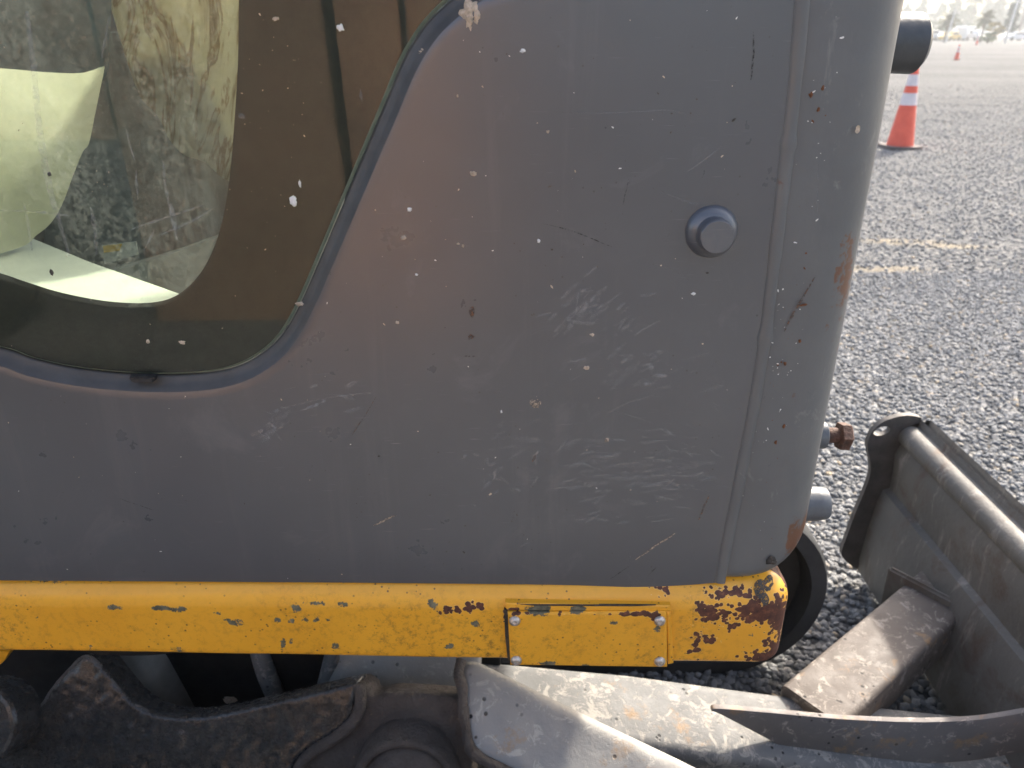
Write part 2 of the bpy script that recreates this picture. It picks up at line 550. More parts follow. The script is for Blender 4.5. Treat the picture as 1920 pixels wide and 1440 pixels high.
M_FRIT = simple('black_window_border', (0.012, 0.012, 0.011), 0.6, 0, 0.2, 40)
M_GEDGE = simple('ground_glass_edge', (0.20, 0.24, 0.18), 0.5, 0, 0.2, 90)

# interior
M_CREAM = simple('cream_console_plastic', (0.40, 0.385, 0.26), 0.55, 0, 0.12, 14, 0.1, 60)
M_TEAL = simple('faded_blue_seat_vinyl', (0.085, 0.115, 0.125), 0.6, 0, 0.3, 22, 0.2, 90)
M_MINT = simple('pale_floor_ledge', (0.46, 0.47, 0.40), 0.6, 0, 0.10, 12, 0.1, 80)

def make_wall():
    g = G('dusty_dark_trim')
    base = g.ramp(g.noise(9, 6, 0.65), [(0.3, (0.09, 0.10, 0.105)), (0.7, (0.18, 0.195, 0.195))])
    v = g.map((46, 46, 5))
    st = g.ramp(g.noise(1, 6, 0.72, vec=v), [(0.5, 0.0), (0.78, 0.8)])
    lo = g.ramp(g.noise(3.0, 3), [(0.35, 0.2), (0.65, 1.0)])
    base = g.mix(g.math('MULTIPLY', st, lo), base, (0.55, 0.60, 0.58))
    fi = g.ramp(g.noise(120, 5, 0.8), [(0.58, 0.0), (0.72, 0.5)])
    base = g.mix(fi, base, (0.5, 0.52, 0.5))
    g.set(base=base, rough=0.75)
    return g.m
M_WALL = make_wall()

def make_sheet():
    g = G('stained_cream_cover')
    v = g.map((17, 17, 1.5), rot=(0, 0.22, 0))
    n = g.noise(1.6, 5, 0.6, vec=v, dist=0.7)
    base = g.ramp(n, [(0.28, (0.20, 0.14, 0.08)), (0.42, (0.52, 0.48, 0.36)), (0.52, (0.56, 0.52, 0.40)), (0.58, (0.24, 0.17, 0.10)), (0.66, (0.58, 0.55, 0.43)), (0.8, (0.60, 0.57, 0.46))])
    g.set(base=base, rough=0.7, nrm=g.bump(g.noise(30, 4), 0.2, 0.01))
    tl = g.n.new('ShaderNodeBsdfTranslucent'); g.lk(base, tl.inputs[0])
    mx = g.n.new('ShaderNodeMixShader'); mx.inputs[0].default_value = 0.5
    g.lk(g.b.outputs[0], mx.inputs[1]); g.lk(tl.outputs[0], mx.inputs[2]); g.lk(mx.outputs[0], g.out.inputs[0])
    return g.m
M_SHEET = make_sheet()
M_STICK_Y = simple('yellow_label_print', (0.75, 0.45, 0.04), 0.6, 0, 0.1, 60)
M_STICK_W = simple('white_label_print', (0.62, 0.6, 0.52), 0.6, 0, 0.3, 140)

# ---------------------------------------------------------------- ground
def make_gravel_ground():
    g = G('grey_gravel')
    c = g.voro(55, 'F1', 'Color')
    sep = g.n.new('ShaderNodeSeparateColor'); g.lk(c, sep.inputs[0])
    base = g.ramp(sep.outputs[0], [(0.0, (0.06, 0.063, 0.067)), (0.45, (0.13, 0.133, 0.137)), (0.8, (0.21, 0.21, 0.206)), (1.0, (0.34, 0.325, 0.30))])
    big = g.noise(0.35, 5, 0.6)
    base = g.mix(g.ramp(big, [(0.45, 0.0), (0.65, 0.35)]), base, (0.25, 0.25, 0.245))
    lanes = g.noise(0.16, 4, 0.55, vec=g.map((0.25, 1.0, 1), rot=(0, 0, 0.14)))
    base = g.mix(g.ramp(lanes, [(0.48, 0.0), (0.68, 0.35)]), base, (0.30, 0.30, 0.29))
    cell = g.noise(3.5, 5, 0.7)
    base = g.mix(g.ramp(cell, [(0.35, 0.35), (0.5, 0.0)]), base, (0.11, 0.115, 0.12))
    # straw coloured sandy patches
    P = g.attr('sand')
    sm = g.ramp(g.math('ADD', P, g.math('MULTIPLY', g.math('SUBTRACT', g.noise(6, 6, 0.7), 0.5), 0.9)), [(0.46, 0.0), (0.74, 0.4)])
    base = g.mix(sm, base, (0.46, 0.38, 0.25))
    h = g.math('SUBTRACT', 1.0, g.voro(55, 'F1'))
    g.set(base=base, rough=0.95, spec=0.03, nrm=g.bump(h, 0.9, 0.02))
    return g.m
M_GROUND = make_gravel_ground()

def ground_pt(px, py):
    d = ray(px, py)
    return CAM + d * (-CAMZ / d.z)
SANDP = [(ground_pt(1690, 452), 0.42, 0.10), (ground_pt(1780, 461), 0.34, 0.08), (ground_pt(1650, 503), 0.36, 0.07)]
def sand_val(x, y):
    v = 0.0
    for p, rx, ry in SANDP:
        v = max(v, 1.0 - math.hypot((x - p.x) / rx, (y - p.y) / ry) * 0.55)
    return max(0.0, v)

def axis(lo, hi, fine_lo, fine_hi, step, grow):
    a = list(np.arange(fine_lo, fine_hi, step))
    s = step; x = fine_hi
    while x < hi:
        a.append(x); s *= grow; x += s
    a.append(hi)
    s = step; x = fine_lo
    while x > lo:
        x -= s; s *= grow
        a.insert(0, max(x, lo))
    return sorted(set(round(v, 4) for v in a))
xs = axis(-900, 900, 0.2, 7.0, 0.07, 1.25)
ys = axis(-500, 1500, 0.8, 8.0, 0.07, 1.22)
V = []; SV = []
for y in ys:
    for x in xs:
        z = 0.0
        r = math.hypot(x, y)
        if 0.5 < r < 60:
            z = 0.018 * mnoise.noise(Vector((x * 0.9, y * 0.9, 0)))
        V.append((x, y, z)); SV.append(sand_val(x, y) if 0 < y < 9 else 0.0)
nx = len(xs)
FA = [(j * nx + i, j * nx + i + 1, (j + 1) * nx + i + 1, (j + 1) * nx + i) for j in range(len(ys) - 1) for i in range(nx - 1)]
gr = link('ground', V, FA, M_GROUND, None, True)
a = gr.data.attributes.new('sand', 'FLOAT', 'POINT'); a.data.foreach_set('value', SV)
tag(gr, kind='structure')

# loose stones on top, scattered with geometry nodes
def make_stone_mat():
    g = G('loose_gravel_stone')
    oi = g.n.new('ShaderNodeObjectInfo')
    base = g.ramp(oi.outputs['Random'], [(0.0, (0.11, 0.115, 0.12)), (0.45, (0.19, 0.195, 0.2)), (0.8, (0.27, 0.27, 0.27)), (0.95, (0.36, 0.345, 0.32)), (1.0, (0.40, 0.31, 0.2))])
    base = g.mix(g.ramp(g.noise(60, 4, 0.7), [(0.4, 0.0), (0.7, 0.5)]), base, (0.36, 0.36, 0.35))
    g.set(base=base, rough=0.85, spec=0.15, nrm=g.bump(g.noise(150, 4), 0.4, 0.003))
    return g.m
M_STONE = make_stone_mat()
stone_coll = bpy.data.collections.new('stone_shapes')
for k in range(6):
    bm = bmesh.new()
    bmesh.ops.create_icosphere(bm, subdivisions=1, radius=1.0)
    for v in bm.verts:
        n = mnoise.noise(v.co * 0.9 + Vector((k * 7.3, 0, 0)))
        v.co = Vector((v.co.x * 1.15, v.co.y * 0.9, v.co.z * 0.68)) * (1 + 0.45 * n)
    me = bpy.data.meshes.new('stone_shape')
    bm.to_mesh(me); bm.free()
    me.materials.append(M_STONE)
    me.polygons.foreach_set('use_smooth', [k % 2 == 0] * len(me.polygons))
    o = bpy.data.objects.new('stone_shape', me)
    stone_coll.objects.link(o)

rng = np.random.default_rng(3)
pts, scl = [], []
def strew(n, xlo, xhi, ylo, yhi, s0, s1, cond):
    X = rng.uniform(xlo, xhi, n); Y = rng.uniform(ylo, yhi, n); S = rng.uniform(s0, s1, n)
    for x, y, s in zip(X, Y, S):
        if cond(x, y):
            z = 0.018 * mnoise.noise(Vector((x * 0.9, y * 0.9, 0)))
            if sand_val(x, y) > 0.62 and rng.random() < 0.2: continue
            pts.append((x, y, z + s * 0.25)); scl.append(s)
strew(72000, 0.1, 3.6, 0.5, 4.2, 0.005, 0.0115, lambda x, y: 0.30 * y - 0.15 < x < 0.95 * y + 0.5)
strew(240000, 1.4, 19.0, 4.2, 24.0, 0.006, 0.013, lambda x, y: 0.36 * y < x < 0.74 * y + 0.3 and rng.random() < (1.0 - max(0.0, (y - 5.0) / 19.0)) ** 2)
strew(9000, -2.0, 0.6, -1.4, 1.2, 0.007, 0.014, lambda x, y: True)
gm = bpy.data.meshes.new('gravel')
gm.from_pydata(pts, [], [])
at_ = gm.attributes.new('s', 'FLOAT', 'POINT'); at_.data.foreach_set('value', scl)
rv = rng.uniform(-3.1, 3.1, (len(pts), 3)); rv[:, 0] *= 0.2; rv[:, 1] *= 0.2
at2 = gm.attributes.new('r', 'FLOAT_VECTOR', 'POINT'); at2.data.foreach_set('vector', rv.astype(np.float32).ravel())
go = bpy.data.objects.new('gravel', gm)
COL.objects.link(go)
tag(go, 'loose grey gravel stones covering the yard', 'gravel', kind='stuff')
ng = bpy.data.node_groups.new('gravel_scatter', 'GeometryNodeTree')
ng.interface.new_socket('Geometry', in_out='INPUT', socket_type='NodeSocketGeometry')
ng.interface.new_socket('Geometry', in_out='OUTPUT', socket_type='NodeSocketGeometry')
N = ng.nodes
gi, gout = N.new('NodeGroupInput'), N.new('NodeGroupOutput')
iop = N.new('GeometryNodeInstanceOnPoints')
ci = N.new('GeometryNodeCollectionInfo'); ci.inputs['Collection'].default_value = stone_coll
ci.inputs['Separate Children'].default_value = True; ci.inputs['Reset Children'].default_value = True
na = N.new('GeometryNodeInputNamedAttribute'); na.data_type = 'FLOAT'; na.inputs[0].default_value = 's'
nr = N.new('GeometryNodeInputNamedAttribute'); nr.data_type = 'FLOAT_VECTOR'; nr.inputs[0].default_value = 'r'
m2p = N.new('GeometryNodeMeshToPoints')
ng.links.new(gi.outputs[0], m2p.inputs[0])
ng.links.new(m2p.outputs[0], iop.inputs['Points'])
ng.links.new(ci.outputs[0], iop.inputs['Instance'])
iop.inputs['Pick Instance'].default_value = True
def outv(n): return [s for s in n.outputs if s.enabled and s.name == 'Attribute'][0]
ng.links.new(outv(na), iop.inputs['Scale'])
ng.links.new(outv(nr), iop.inputs['Rotation'])
ng.links.new(iop.outputs[0], gout.inputs[0])
md = go.modifiers.new('scatter', 'NODES'); md.node_group = ng

# ================================================================ EXCAVATOR
EX = empty('excavator', (-0.1, 1.05, 0), 'grey and yellow compact excavator filling the foreground, with window, skirt and dozer blade', 'excavator')
PY = 0.700         # plane of the cab side
GY = 0.711         # plane of the side glass

# ---- window outline (in photo pixels; the top and left run on outside the picture)
W_out = [(-700, 420), (-560, 500), (-350, 580), (-180, 622), (0, 652), (60, 672), (130, 688), (200, 697), (270, 702), (340, 702), (400, 697), (450, 684), (490, 662),
         (520, 636), (545, 600), (570, 550), (600, 480), (640, 385), (680, 290), (720, 195), (750, 122), (775, 76), (806, 34), (850, -6), (905, -40), (980, -62)]
wpts = smooth_path([at(x, y, GY) for x, y in W_out], 5)
# run on: up the flared front edge, along the roof rail, down the rear
ext = [Vector((0.09, GY, 1.32)), Vector((0.135, GY, 1.36)), Vector((0.15, GY, 1.45)), Vector((0.10, GY, 1.95)), Vector((0.05, GY, 2.04)), Vector((-0.1, GY, 2.07)),
       Vector((-0.80, GY, 2.07)), Vector((-0.87, GY, 2.0)), Vector((-0.88, GY, 1.4))]
wloop = wpts + smooth_path([wpts[-1]] + ext + [wpts[0]], 5)[1:-1]

def offset_loop(loop, d, dy):
    out = []
    m = len(loop)
    for i in range(m):
        t = loop[(i + 1) % m] - loop[(i - 1) % m]
        t.y = 0
        t.normalize()
        nrm = Vector((t.z, 0, -t.x))          # outward for this winding
        out.append(loop[i] + nrm * d + Vector((0, dy, 0)))
    return out
# check winding (outward must go away from the loop's middle)
cen = sum(wloop, Vector()) / len(wloop)
sgn = 1 if (offset_loop(wloop, 0.01, 0)[10] - cen).length > (wloop[10] - cen).length else -1

# ---- side panel: flat sheet with rolled lip round the window, hemmed lower edge
lip = [(0.0008, 0.004), (0.001, 0.0005), (0.003, -0.0005), (0.0065, -0.0018), (0.010, -0.0048), (0.0125, -0.0078), (0.015, -0.0098), (0.0185, -0.0107), (0.023, -0.0110)]
rings = [offset_loop(wloop, sgn * d, dy) for d, dy in lip]
bm = bmesh.new()
R = [[bm.verts.new(p) for p in r] for r in rings]
m = len(wloop)
for a_, b_ in zip(R[6:-1], R[7:]):
    for i in range(m):
        j = (i + 1) % m
        f = bm.faces.new((a_[i], a_[j], b_[j], b_[i])); f.smooth = True
bot = [(1347, 1092), (1300, 1096), (1230, 1100), (1180, 1101), (1080, 1097), (960, 1095), (640, 1092), (320, 1090), (0, 1088)]
outer = [at(x, y, PY) for x, y in bot] + [Vector((-0.62, PY, .663)), Vector((-0.98, PY, .665)), Vector((-0.98, PY, 2.2)), Vector((0.23, PY, 2.2))]
seam_px = [(1503, -40), (1500, 0), (1491, 110), (1480, 218), (1468, 320), (1455, 430), (1442, 540), (1432, 625), (1414, 740), (1397, 830), (1380, 920), (1362, 1010), (1347, 1092)]
outer += [at(x, y, PY) for x, y in seam_px[:-1]]
OV = [bm.verts.new(p) for p in outer]
oe = [bm.edges.new((OV[i], OV[(i + 1) % len(OV)])) for i in range(len(OV))]
ie = [bm.edges.get((R[-1][i], R[-1][(i + 1) % m])) for i in range(m)]
bmesh.ops.triangle_fill(bm, use_beauty=True, use_dissolve=False, edges=oe + ie, normal=(0, -1, 0))
# hem: lower edge rolls inwards
prev = OV[:len(bot)]
for dy, dz in ((0.0022, -0.0022), (0.006, -0.0034), (0.03, -0.0036)):
    cur = [bm.verts.new(v.co + Vector((0, 0, 0))) for v in OV[:len(bot)]]
    for c_, o_ in zip(cur, OV): c_.co = o_.co + Vector((0, dy, dz))
    for i in range(len(bot) - 1):
        f = bm.faces.new((prev[i], prev[i + 1], cur[i + 1], cur[i])); f.smooth = True
    prev = cur
for v in [v for v in bm.verts if not v.link_faces]: bm.verts.remove(v)
for f in bm.faces:
    if f.normal.y > 0: f.normal_flip()
me = bpy.data.meshes.new('side_panel'); bm.normal_update(); bm.to_mesh(me); bm.free()
PANEL = link_me('side_panel', me, M_GREY, EX)
PANEL['label'] = 'scratched grey steel side panel of the cab'

V = [p for r in rings[:7] for p in r]
FA = [(k * m + i, k * m + (i + 1) % m, (k + 1) * m + (i + 1) % m, (k + 1) * m + i) for k in range(6) for i in range(m)]
link('window_seal', V, FA, simple('slate_window_seal', (0.058, 0.054, 0.049), 0.45, 0, 0.25, 30, 0.1, 80), EX, True)

# ---- window: glass sheet, black border, ground edge
def fill_loop(loop, holes=()):
    bm = bmesh.new()
    ed = []
    for lp in (loop, *holes):
        vs = [bm.verts.new(p) for p in lp]
        ed += [bm.edges.new((vs[i], vs[(i + 1) % len(vs)])) for i in range(len(vs))]
    bmesh.ops.triangle_fill(bm, use_beauty=True, use_dissolve=False, edges=ed, normal=(0, -1, 0))
    for f in bm.faces:
        f.normal_update()
        if f.normal.y > 0: f.normal_flip()
    return bm
def plain(name, bm, mat, parent):
    me = bpy.data.meshes.new(name); bm.to_mesh(me); bm.free()
    return link_me(name, me, mat, parent)
gl_in = offset_loop(wloop, -sgn * 0.0028, -0.0012)
GLASS = plain('side_window', fill_loop(gl_in), M_GLASS, EX)
GLASS['label'] = 'dusty green tinted side window with wide black border'
e0 = gl_in; e1 = offset_loop(wloop, -sgn * 0.0004, 0.0014); e2 = offset_loop(wloop, -sgn * 0.0004, 0.0042)
V = e0 + e1 + e2; m = len(e0)
FA = [(k * m + i, k * m + (i + 1) % m, (k + 1) * m + (i + 1) % m, (k + 1) * m + i) for k in (0, 1) for i in range(m)]
link('glass_edge', V, FA, M_GEDGE, GLASS, True)
W_in = [(-700, 250), (-520, 350), (-300, 425), (-120, 478), (0, 512), (45, 527), (105, 546), (170, 560), (225, 567), (275, 568), (315, 561), (348, 542), (380, 506), (404, 457), (420, 400), (432, 320), (440, 220), (446, 120), (448, 0), (448, -80)]
ip = smooth_path([at(x, y, GY + 0.002) for x, y in W_in], 5)
iext = [Vector((ip[-1].x, GY + .002, 1.6)), Vector((ip[-1].x - .01, GY + .002, 1.93)), Vector((ip[-1].x - .08, GY + .002, 2.0)), Vector((-0.74, GY + .002, 2.0)), Vector((-0.81, GY + .002, 1.92))]
iloop = ip + smooth_path([ip[-1]] + iext + [ip[0]], 5)[1:-1]
bl = offset_loop(wloop, -sgn * 0.001, 0.002)
plain('window_border', fill_loop(bl, [iloop]), M_FRIT, GLASS)
# rubber clip under the glass
c = at(270, 709, 0.704)
bm = bmesh.new(); vs = box_bm(bm, c, (0.027, 0.010, 0.0062))
for v in bm.verts:
    if v.co.z < c.z: v.co.x = c.x + (v.co.x - c.x) * 0.78
bmesh.ops.bevel(bm, geom=bm.edges[:], offset=0.0012, segments=2, affect='EDGES')
link_bm('glass_clip', bm, M_CLIP, GLASS, angle=40)

# ---- corner pillar
prof = [(0.226, 0.7035), (0.24, 0.7015), (0.255, 0.7005), (0.27, 0.7003), (0.2846, 0.7005)]
for k in range(1, 13):
    t = k / 12 * math.pi / 2
    prof.append((0.2846 + 0.055 * math.sin(t), 0.7555 - 0.055 * math.cos(t)))
prof += [(0.3396, 0.79), (0.3396, 0.84)]
NZ = 90
V, WV = [], []
ztop = 1.45
for j in range(NZ + 1):
    for (x, y) in prof:
        q = max(0.0, (x - 0.245) / 0.095)
        zb = 0.6535 + 0.055 * q ** 2.6
        dzb = zb
        t = j / NZ
        z = dzb + (ztop - dzb) * t ** 1.15
        bulge = -0.004 * math.exp(-((z - 0.75) / 0.12) ** 2)
        inn = 0.010 * max(0, 1 - (z - zb) / 0.012) ** 2
        p = Vector((x - inn * (x - 0.23) * 4, y + inn + 0.0012 * mnoise.noise(Vector((x * 14, y * 14, z * 9))), z))
        V.append(p)
        w = 0.0
        if x > 0.30 or y > 0.715:
            w = 0.30 + 0.38 * math.exp(-((z - 1.0) / 0.06) ** 2) + 0.45 * math.exp(-((z - 0.70) / 0.05) ** 2)
        WV.append(w)
npf = len(prof)
FA = [(j * npf + i, j * npf + i + 1, (j + 1) * npf + i + 1, (j + 1) * npf + i) for j in range(NZ) for i in range(npf - 1)]
PIL = link('corner_pillar', V, FA, M_PILLAR, EX, True)
PIL['label'] = 'rounded grey front corner post with worn rusty edge'
a = PIL.data.attributes.new('wear', 'FLOAT', 'POINT'); a.data.foreach_set('value', WV)
up = [(0.228, 0.702), (0.30, 0.702), (0.338, 0.74), (0.338, 0.80), (0.228, 0.80)]
bm = slab_bm([Vector((x, y, 2.2)) for x, y in up], (0, 0, 1), 0.752, 0.004)
link_bm('upper_pillar', bm, M_GREY2, EX, angle=30)
# weld bead between panel and pillar
sp = smooth_path([at(x, y, PY) + Vector((0.0015, -0.0005, 0)) for x, y in seam_px], 14)
rad = [0.0060 + 0.0016 * math.exp(-((p.z - 1.132) / 0.006) ** 2) + 0.0015 * math.exp(-((p.z - .951) / 0.006) ** 2) for p in sp]
tube('weld_bead', sp, rad, M_PILLAR, PIL, 14, 0.10, 0.36)
# dark gap beside the bead
# ---- big bolt with painted cap on the panel
bc = at(1334, 434, PY)
lathe_obj('painted_bolt_cap', [(0.0245, -0.001), (0.0238, 0.0028), (0.0215, 0.0062), (0.0185, 0.0085), (0.0168, 0.0092), (0.0163, 0.0098), (0.0158, 0.0165), (0.0155, 0.0172), (0.0152, 0.0215), (0.0143, 0.0228), (0.001, 0.0230)],
          bc, (0, -1, 0), M_GREY2, PANEL, 48, 0.035, 3, 28)
# ---- bosses on the cab front
lathe_obj('rubber_bump_stop', [(0.021, 0), (0.022, 0.006), (0.0265, 0.008), (0.0270, 0.046), (0.0225, 0.0505), (0.012, 0.053)], (0.338, 0.80, 1.212), (1, 0.06, -0.02), M_BOSSD, EX, 40, 0.02, 1)
bs = lathe_obj('mount_boss', [(0.0215, 0), (0.0212, 0.034), (0.0200, 0.0445), (0.0186, 0.048), (0.0150, 0.048)], (0.338, 0.80, 0.693), (1, 0, 0.03), M_BOSS, EX, 40, 0.02, 2)
b2 = lathe_obj('bolt_boss', [(0.0205, 0), (0.0200, 0.012), (0.0170, 0.0145), (0.0165, 0.029), (0.0145, 0.0305)], (0.338, 0.80, 0.790), (1, 0, -0.02), M_BOSS, EX, 36, 0.03, 4)
b3 = lathe_obj('bolt_shank', [(0.009, 0.03), (0.009, 0.049)], (0.338, 0.80, 0.790), (1, 0, -0.02), M_RUSTY, b2, 20, 0.05, 5)
lathe_obj('bolt_head', [(0.0125, 0.0455), (0.0170, 0.047), (0.0170, 0.0575), (0.012, 0.0605)], (0.338, 0.80, 0.790), (1, 0, -0.04), M_RUSTY, b2, 6, 0.0, 5, 20)

# ---- rest of the cab shell (closes the room behind the window)
def boxpart(name, lo, hi, mat, parent, bev=0.004):
    bm = bmesh.new()
    lo, hi = Vector(lo), Vector(hi)
    box_bm(bm, (lo + hi) / 2, hi - lo)
    if bev: bmesh.ops.bevel(bm, geom=bm.edges[:], offset=bev, segments=2, affect='EDGES')
    return link_bm(name, bm, mat, parent, angle=40)
RF = boxpart('roof', (-1.0, 0.69, 2.2), (0.36, 0.86, 2.28), M_GREY2, EX, 0.02)
boxpart('roof_rail', (-1.0, 1.50, 2.2), (0.36, 1.66, 2.28), M_GREY2, RF, 0.02)
boxpart('roof_rail', (-1.0, 0.862, 2.202), (-0.82, 1.498, 2.278), M_GREY2, RF, 0.0)
boxpart('roof_rail', (0.14, 0.862, 2.202), (0.36, 1.498, 2.278), M_GREY2, RF, 0.0)
link('added_roof_hatch', [(-0.82, 0.86, 2.25), (0.14, 0.86, 2.25), (0.14, 1.50, 2.25), (-0.82, 1.50, 2.25)], [(0, 1, 2, 3)], M_GLASS2, RF)  # glazed opening added in the unseen roof to brighten the cab
boxpart('floor_plate', (-0.97, 0.735, 0.668), (0.33, 1.62, 0.70), simple('pale_bounce_floor', (0.26, 0.25, 0.22), 0.8, 0, 0.2, 9), EX)  # floor colour made pale to bounce light up into the cab
boxpart('rear_wall', (-1.0, 0.702, 0.668), (-0.96, 1.64, 1.20), M_WALL, EX)
link('rear_window', [(-0.98, 0.702, 1.201), (-0.98, 1.60, 1.201), (-0.98, 1.60, 2.198), (-0.98, 0.702, 2.198)], [(0, 1, 2, 3)], M_GLASS2, EX)
fw = boxpart('far_wall', (-0.955, 1.60, 0.702), (0.30, 1.64, 1.32), M_WALL, EX)
for x in (-0.955, 0.285):
    boxpart('far_post', (x, 1.60, 1.321), (x + 0.03, 1.64, 2.198), M_GREY2, EX)
boxpart('front_panel', (0.30, 0.842, 0.66), (0.335, 1.64, 1.02), M_GREY, EX, 0.008)
link('windshield', [(0.325, 0.80, 1.021), (0.325, 1.64, 1.021), (0.30, 1.64, 2.198), (0.30, 0.80, 2.198)], [(0, 1, 2, 3)], M_GLASS2, EX)
link('far_window', [(-0.92, 1.62, 1.321), (0.28, 1.62, 1.321), (0.28, 1.62, 2.198), (-0.92, 1.62, 2.198)], [(0, 1, 2, 3)], M_GLASS2, EX)

# ---- interior seen through the side window
def sheet(name, pts, depth_fn, mat, parent, th=0.01, n=6):
    """curved sheet: contour in pixels, each point at its own distance depth_fn(px, py)"""
    C = smooth_path([Vector((x, y, 0)) for x, y in pts], n, True)
    xs_ = [p.x for p in C]; ys_ = [p.y for p in C]
    bm = bmesh.new()
    vs = [bm.verts.new((p.x, p.y, 0)) for p in C]
    bm.faces.new(vs)
    # cut into a grid so it can bend
    for k in range(1, 16):
        X = min(xs_) + (max(xs_) - min(xs_)) * k / 16
        bmesh.ops.bisect_plane(bm, geom=bm.verts[:] + bm.edges[:] + bm.faces[:], plane_co=(X, 0, 0), plane_no=(1, 0, 0))
        Y = min(ys_) + (max(ys_) - min(ys_)) * k / 16
        bmesh.ops.bisect_plane(bm, geom=bm.verts[:] + bm.edges[:] + bm.faces[:], plane_co=(0, Y, 0), plane_no=(0, 1, 0))
    for v in bm.verts:
        v.co = at(v.co.x, v.co.y, depth_fn(v.co.x, v.co.y))
    bmesh.ops.recalc_face_normals(bm, faces=bm.faces[:])
    if sum((f.normal.y for f in bm.faces)) > 0:
        bmesh.ops.reverse_faces(bm, faces=bm.faces[:])
    r = bmesh.ops.solidify(bm, geom=bm.faces[:], thickness=th)
    return link_bm(name, bm, mat, parent, angle=50)

# console: bulging cream side cover, turned a little to the front
def con_depth(px, py):
    u = (px + 150) / 340
    w = (py - 120) / 330
    return 0.96 + 0.16 * u + 0.05 * max(0, u) ** 3 - 0.05 * w - 0.02 * math.sin(max(0, min(1, w)) * 3.1)
sheet('seat_console', [(-420, 110), (-200, 118), (0, 128), (80, 135), (150, 137), (188, 128), (196, 126), (190, 158), (180, 205), (167, 268), (155, 285), (135, 335), (118, 380), (98, 415), (70, 440), (20, 470), (-200, 520), (-420, 520)],
      con_depth, M_CREAM, EX, 0.012, 5)
sheet('seat_backrest', [(-420, -200), (0, -200), (190, -190), (207, -60), (209, 20), (204, 80), (193, 150), (100, 165), (-420, 165)],
      lambda px, py: 1.20 + 0.10 * ((px + 100) / 300) ** 2, M_TEAL, EX, 0.06, 5)
sheet('stained_cover', [(190, -160), (205, -20), (222, 50), (238, 110), (262, 180), (296, 218), (318, 262), (345, 290), (385, 305), (420, 335), (470, 350), (560, 330), (640, 240), (640, -160)],
      lambda px, py: 1.34 + 0.09 * math.sin((px - 200) / 240 * 2.6 + py / 260), M_SHEET, EX, 0.006, 5)
# ledge just inside the window
e1_ = on_plane(-250, 345, (0, 0, 0.955), Vector((0, 0, 1)))
led = [on_plane(x, y, (0, 0, 0.955), Vector((0, 0, 1))) for x, y in ((0, 432), (60, 445), (170, 490), (340, 550), (420, 583))]
led = [led[0] + (led[0] - led[1]) * 4] + led
near = [Vector((-0.30, 0.728, 0.955)), Vector((led[0].x, 0.728, 0.955))]
bm = slab_bm(led + near, (0, 0, 1), 0.05, 0.004)
link_bm('inner_ledge', bm, M_MINT, EX, angle=40)
# far lower trim panel with a light sill near the front
def on_y(pxs, y): return [at(x, y_, y) for x, y_ in pxs]
bm = slab_bm(on_y([(100, 560), (220, 505), (330, 472), (445, 430), (640, 360), (640, 700), (100, 700)], 1.42), (0, -1, 0), 0.03, 0.004)
link_bm('pale_trim', bm, simple('dull_beige_trim', (0.50, 0.47, 0.39), 0.7, 0, 0.2, 12, 0.1, 60), EX, angle=40)
bm = slab_bm(on_y([(128, 60), (640, 60), (640, 640), (60, 640)], 1.47), (0, -1, 0), 0.02, 0.002)
TRIM = link_bm('dusty_trim', bm, M_WALL, EX, angle=40)
lb = on_y([(191, 460), (255, 453), (259, 477), (196, 495)], 1.40)
LAB = link_bm('warning_sticker', slab_bm(lb, (0, -1, 0), 0.002), M_STICK_W, EX)
link_bm('yellow_band', slab_bm(on_y([(192, 461), (229, 457), (224, 470), (195, 474)], 1.3985), (0, -1, 0), 0.001), M_STICK_Y, LAB)

# ---- yellow frame skirt: traced grid with a rounded top, rounded front end and rolled lower edge
BY = 0.690
def zb(px):  # lower edge
    py = 1224 + (1240 - 1224) * min(1, max(0, px / 950)) + max(0, (px - 950) / 490) * 8
    return at(px, py, BY).z
prof2 = []   # (dy, t) down the section, t: 0 top .. 1 bottom
for k in range(0, 9):
    a_ = k / 8 * math.pi / 2
    prof2.append((0.034 * (1 - math.sin(a_)), 0.0 + 0.30 * (1 - math.cos(a_))))
for k in range(1, 20): prof2.append((0.0, 0.30 + 0.62 * k / 19))
for k in range(1, 7):
    a_ = k / 6 * math.pi / 2
    prof2.append((0.010 * (1 - math.cos(a_)), 0.92 + 0.08 * math.sin(a_)))
prof2 += [(0.03, 1.0), (0.06, 1.0)]
path = []     # (x, y0, inward dir)
for x in np.linspace(-1.05, 0.289, 520): path.append((x, BY, (0, 1)))
for k in range(1, 15):
    t = k / 14 * math.pi / 2
    path.append((0.289 + 0.034 * math.sin(t), BY + 0.034 * (1 - math.cos(t)), (-math.sin(t), math.cos(t))))
for y in np.linspace(BY + 0.04, 0.79, 8): path.append((0.323, y, (-1, 0)))
ZT = 0.6575
rust_b = [(1240, 1107, 26, 6, 1), (1365, 1108, 52, 8, 1), (1345, 1150, 42, 22, .9), (1372, 1165, 20, 20, .8), (1320, 1140, 24, 14, .8), (1420, 1148, 48, 24, .95), (1400, 1145, 20, 14, .9), (1458, 1160, 20, 40, 1.05), (1475, 1185, 14, 60, 1.1),
          (1440, 1232, 44, 14, 1.0), (1462, 1225, 24, 22, 1.1), (1306, 1205, 10, 38, .8), (1330, 1200, 18, 10, .75), (1295, 1222, 14, 8, .7),
          (838, 1142, 10, 10, .85), (858, 1140, 8, 10, .85), (880, 1138, 13, 10, .9), (900, 1136, 9, 9, .85), (825, 1150, 6, 6, .7), (1452, 1205, 26, 12, .8), (950, 1150, 7, 14, .9)]
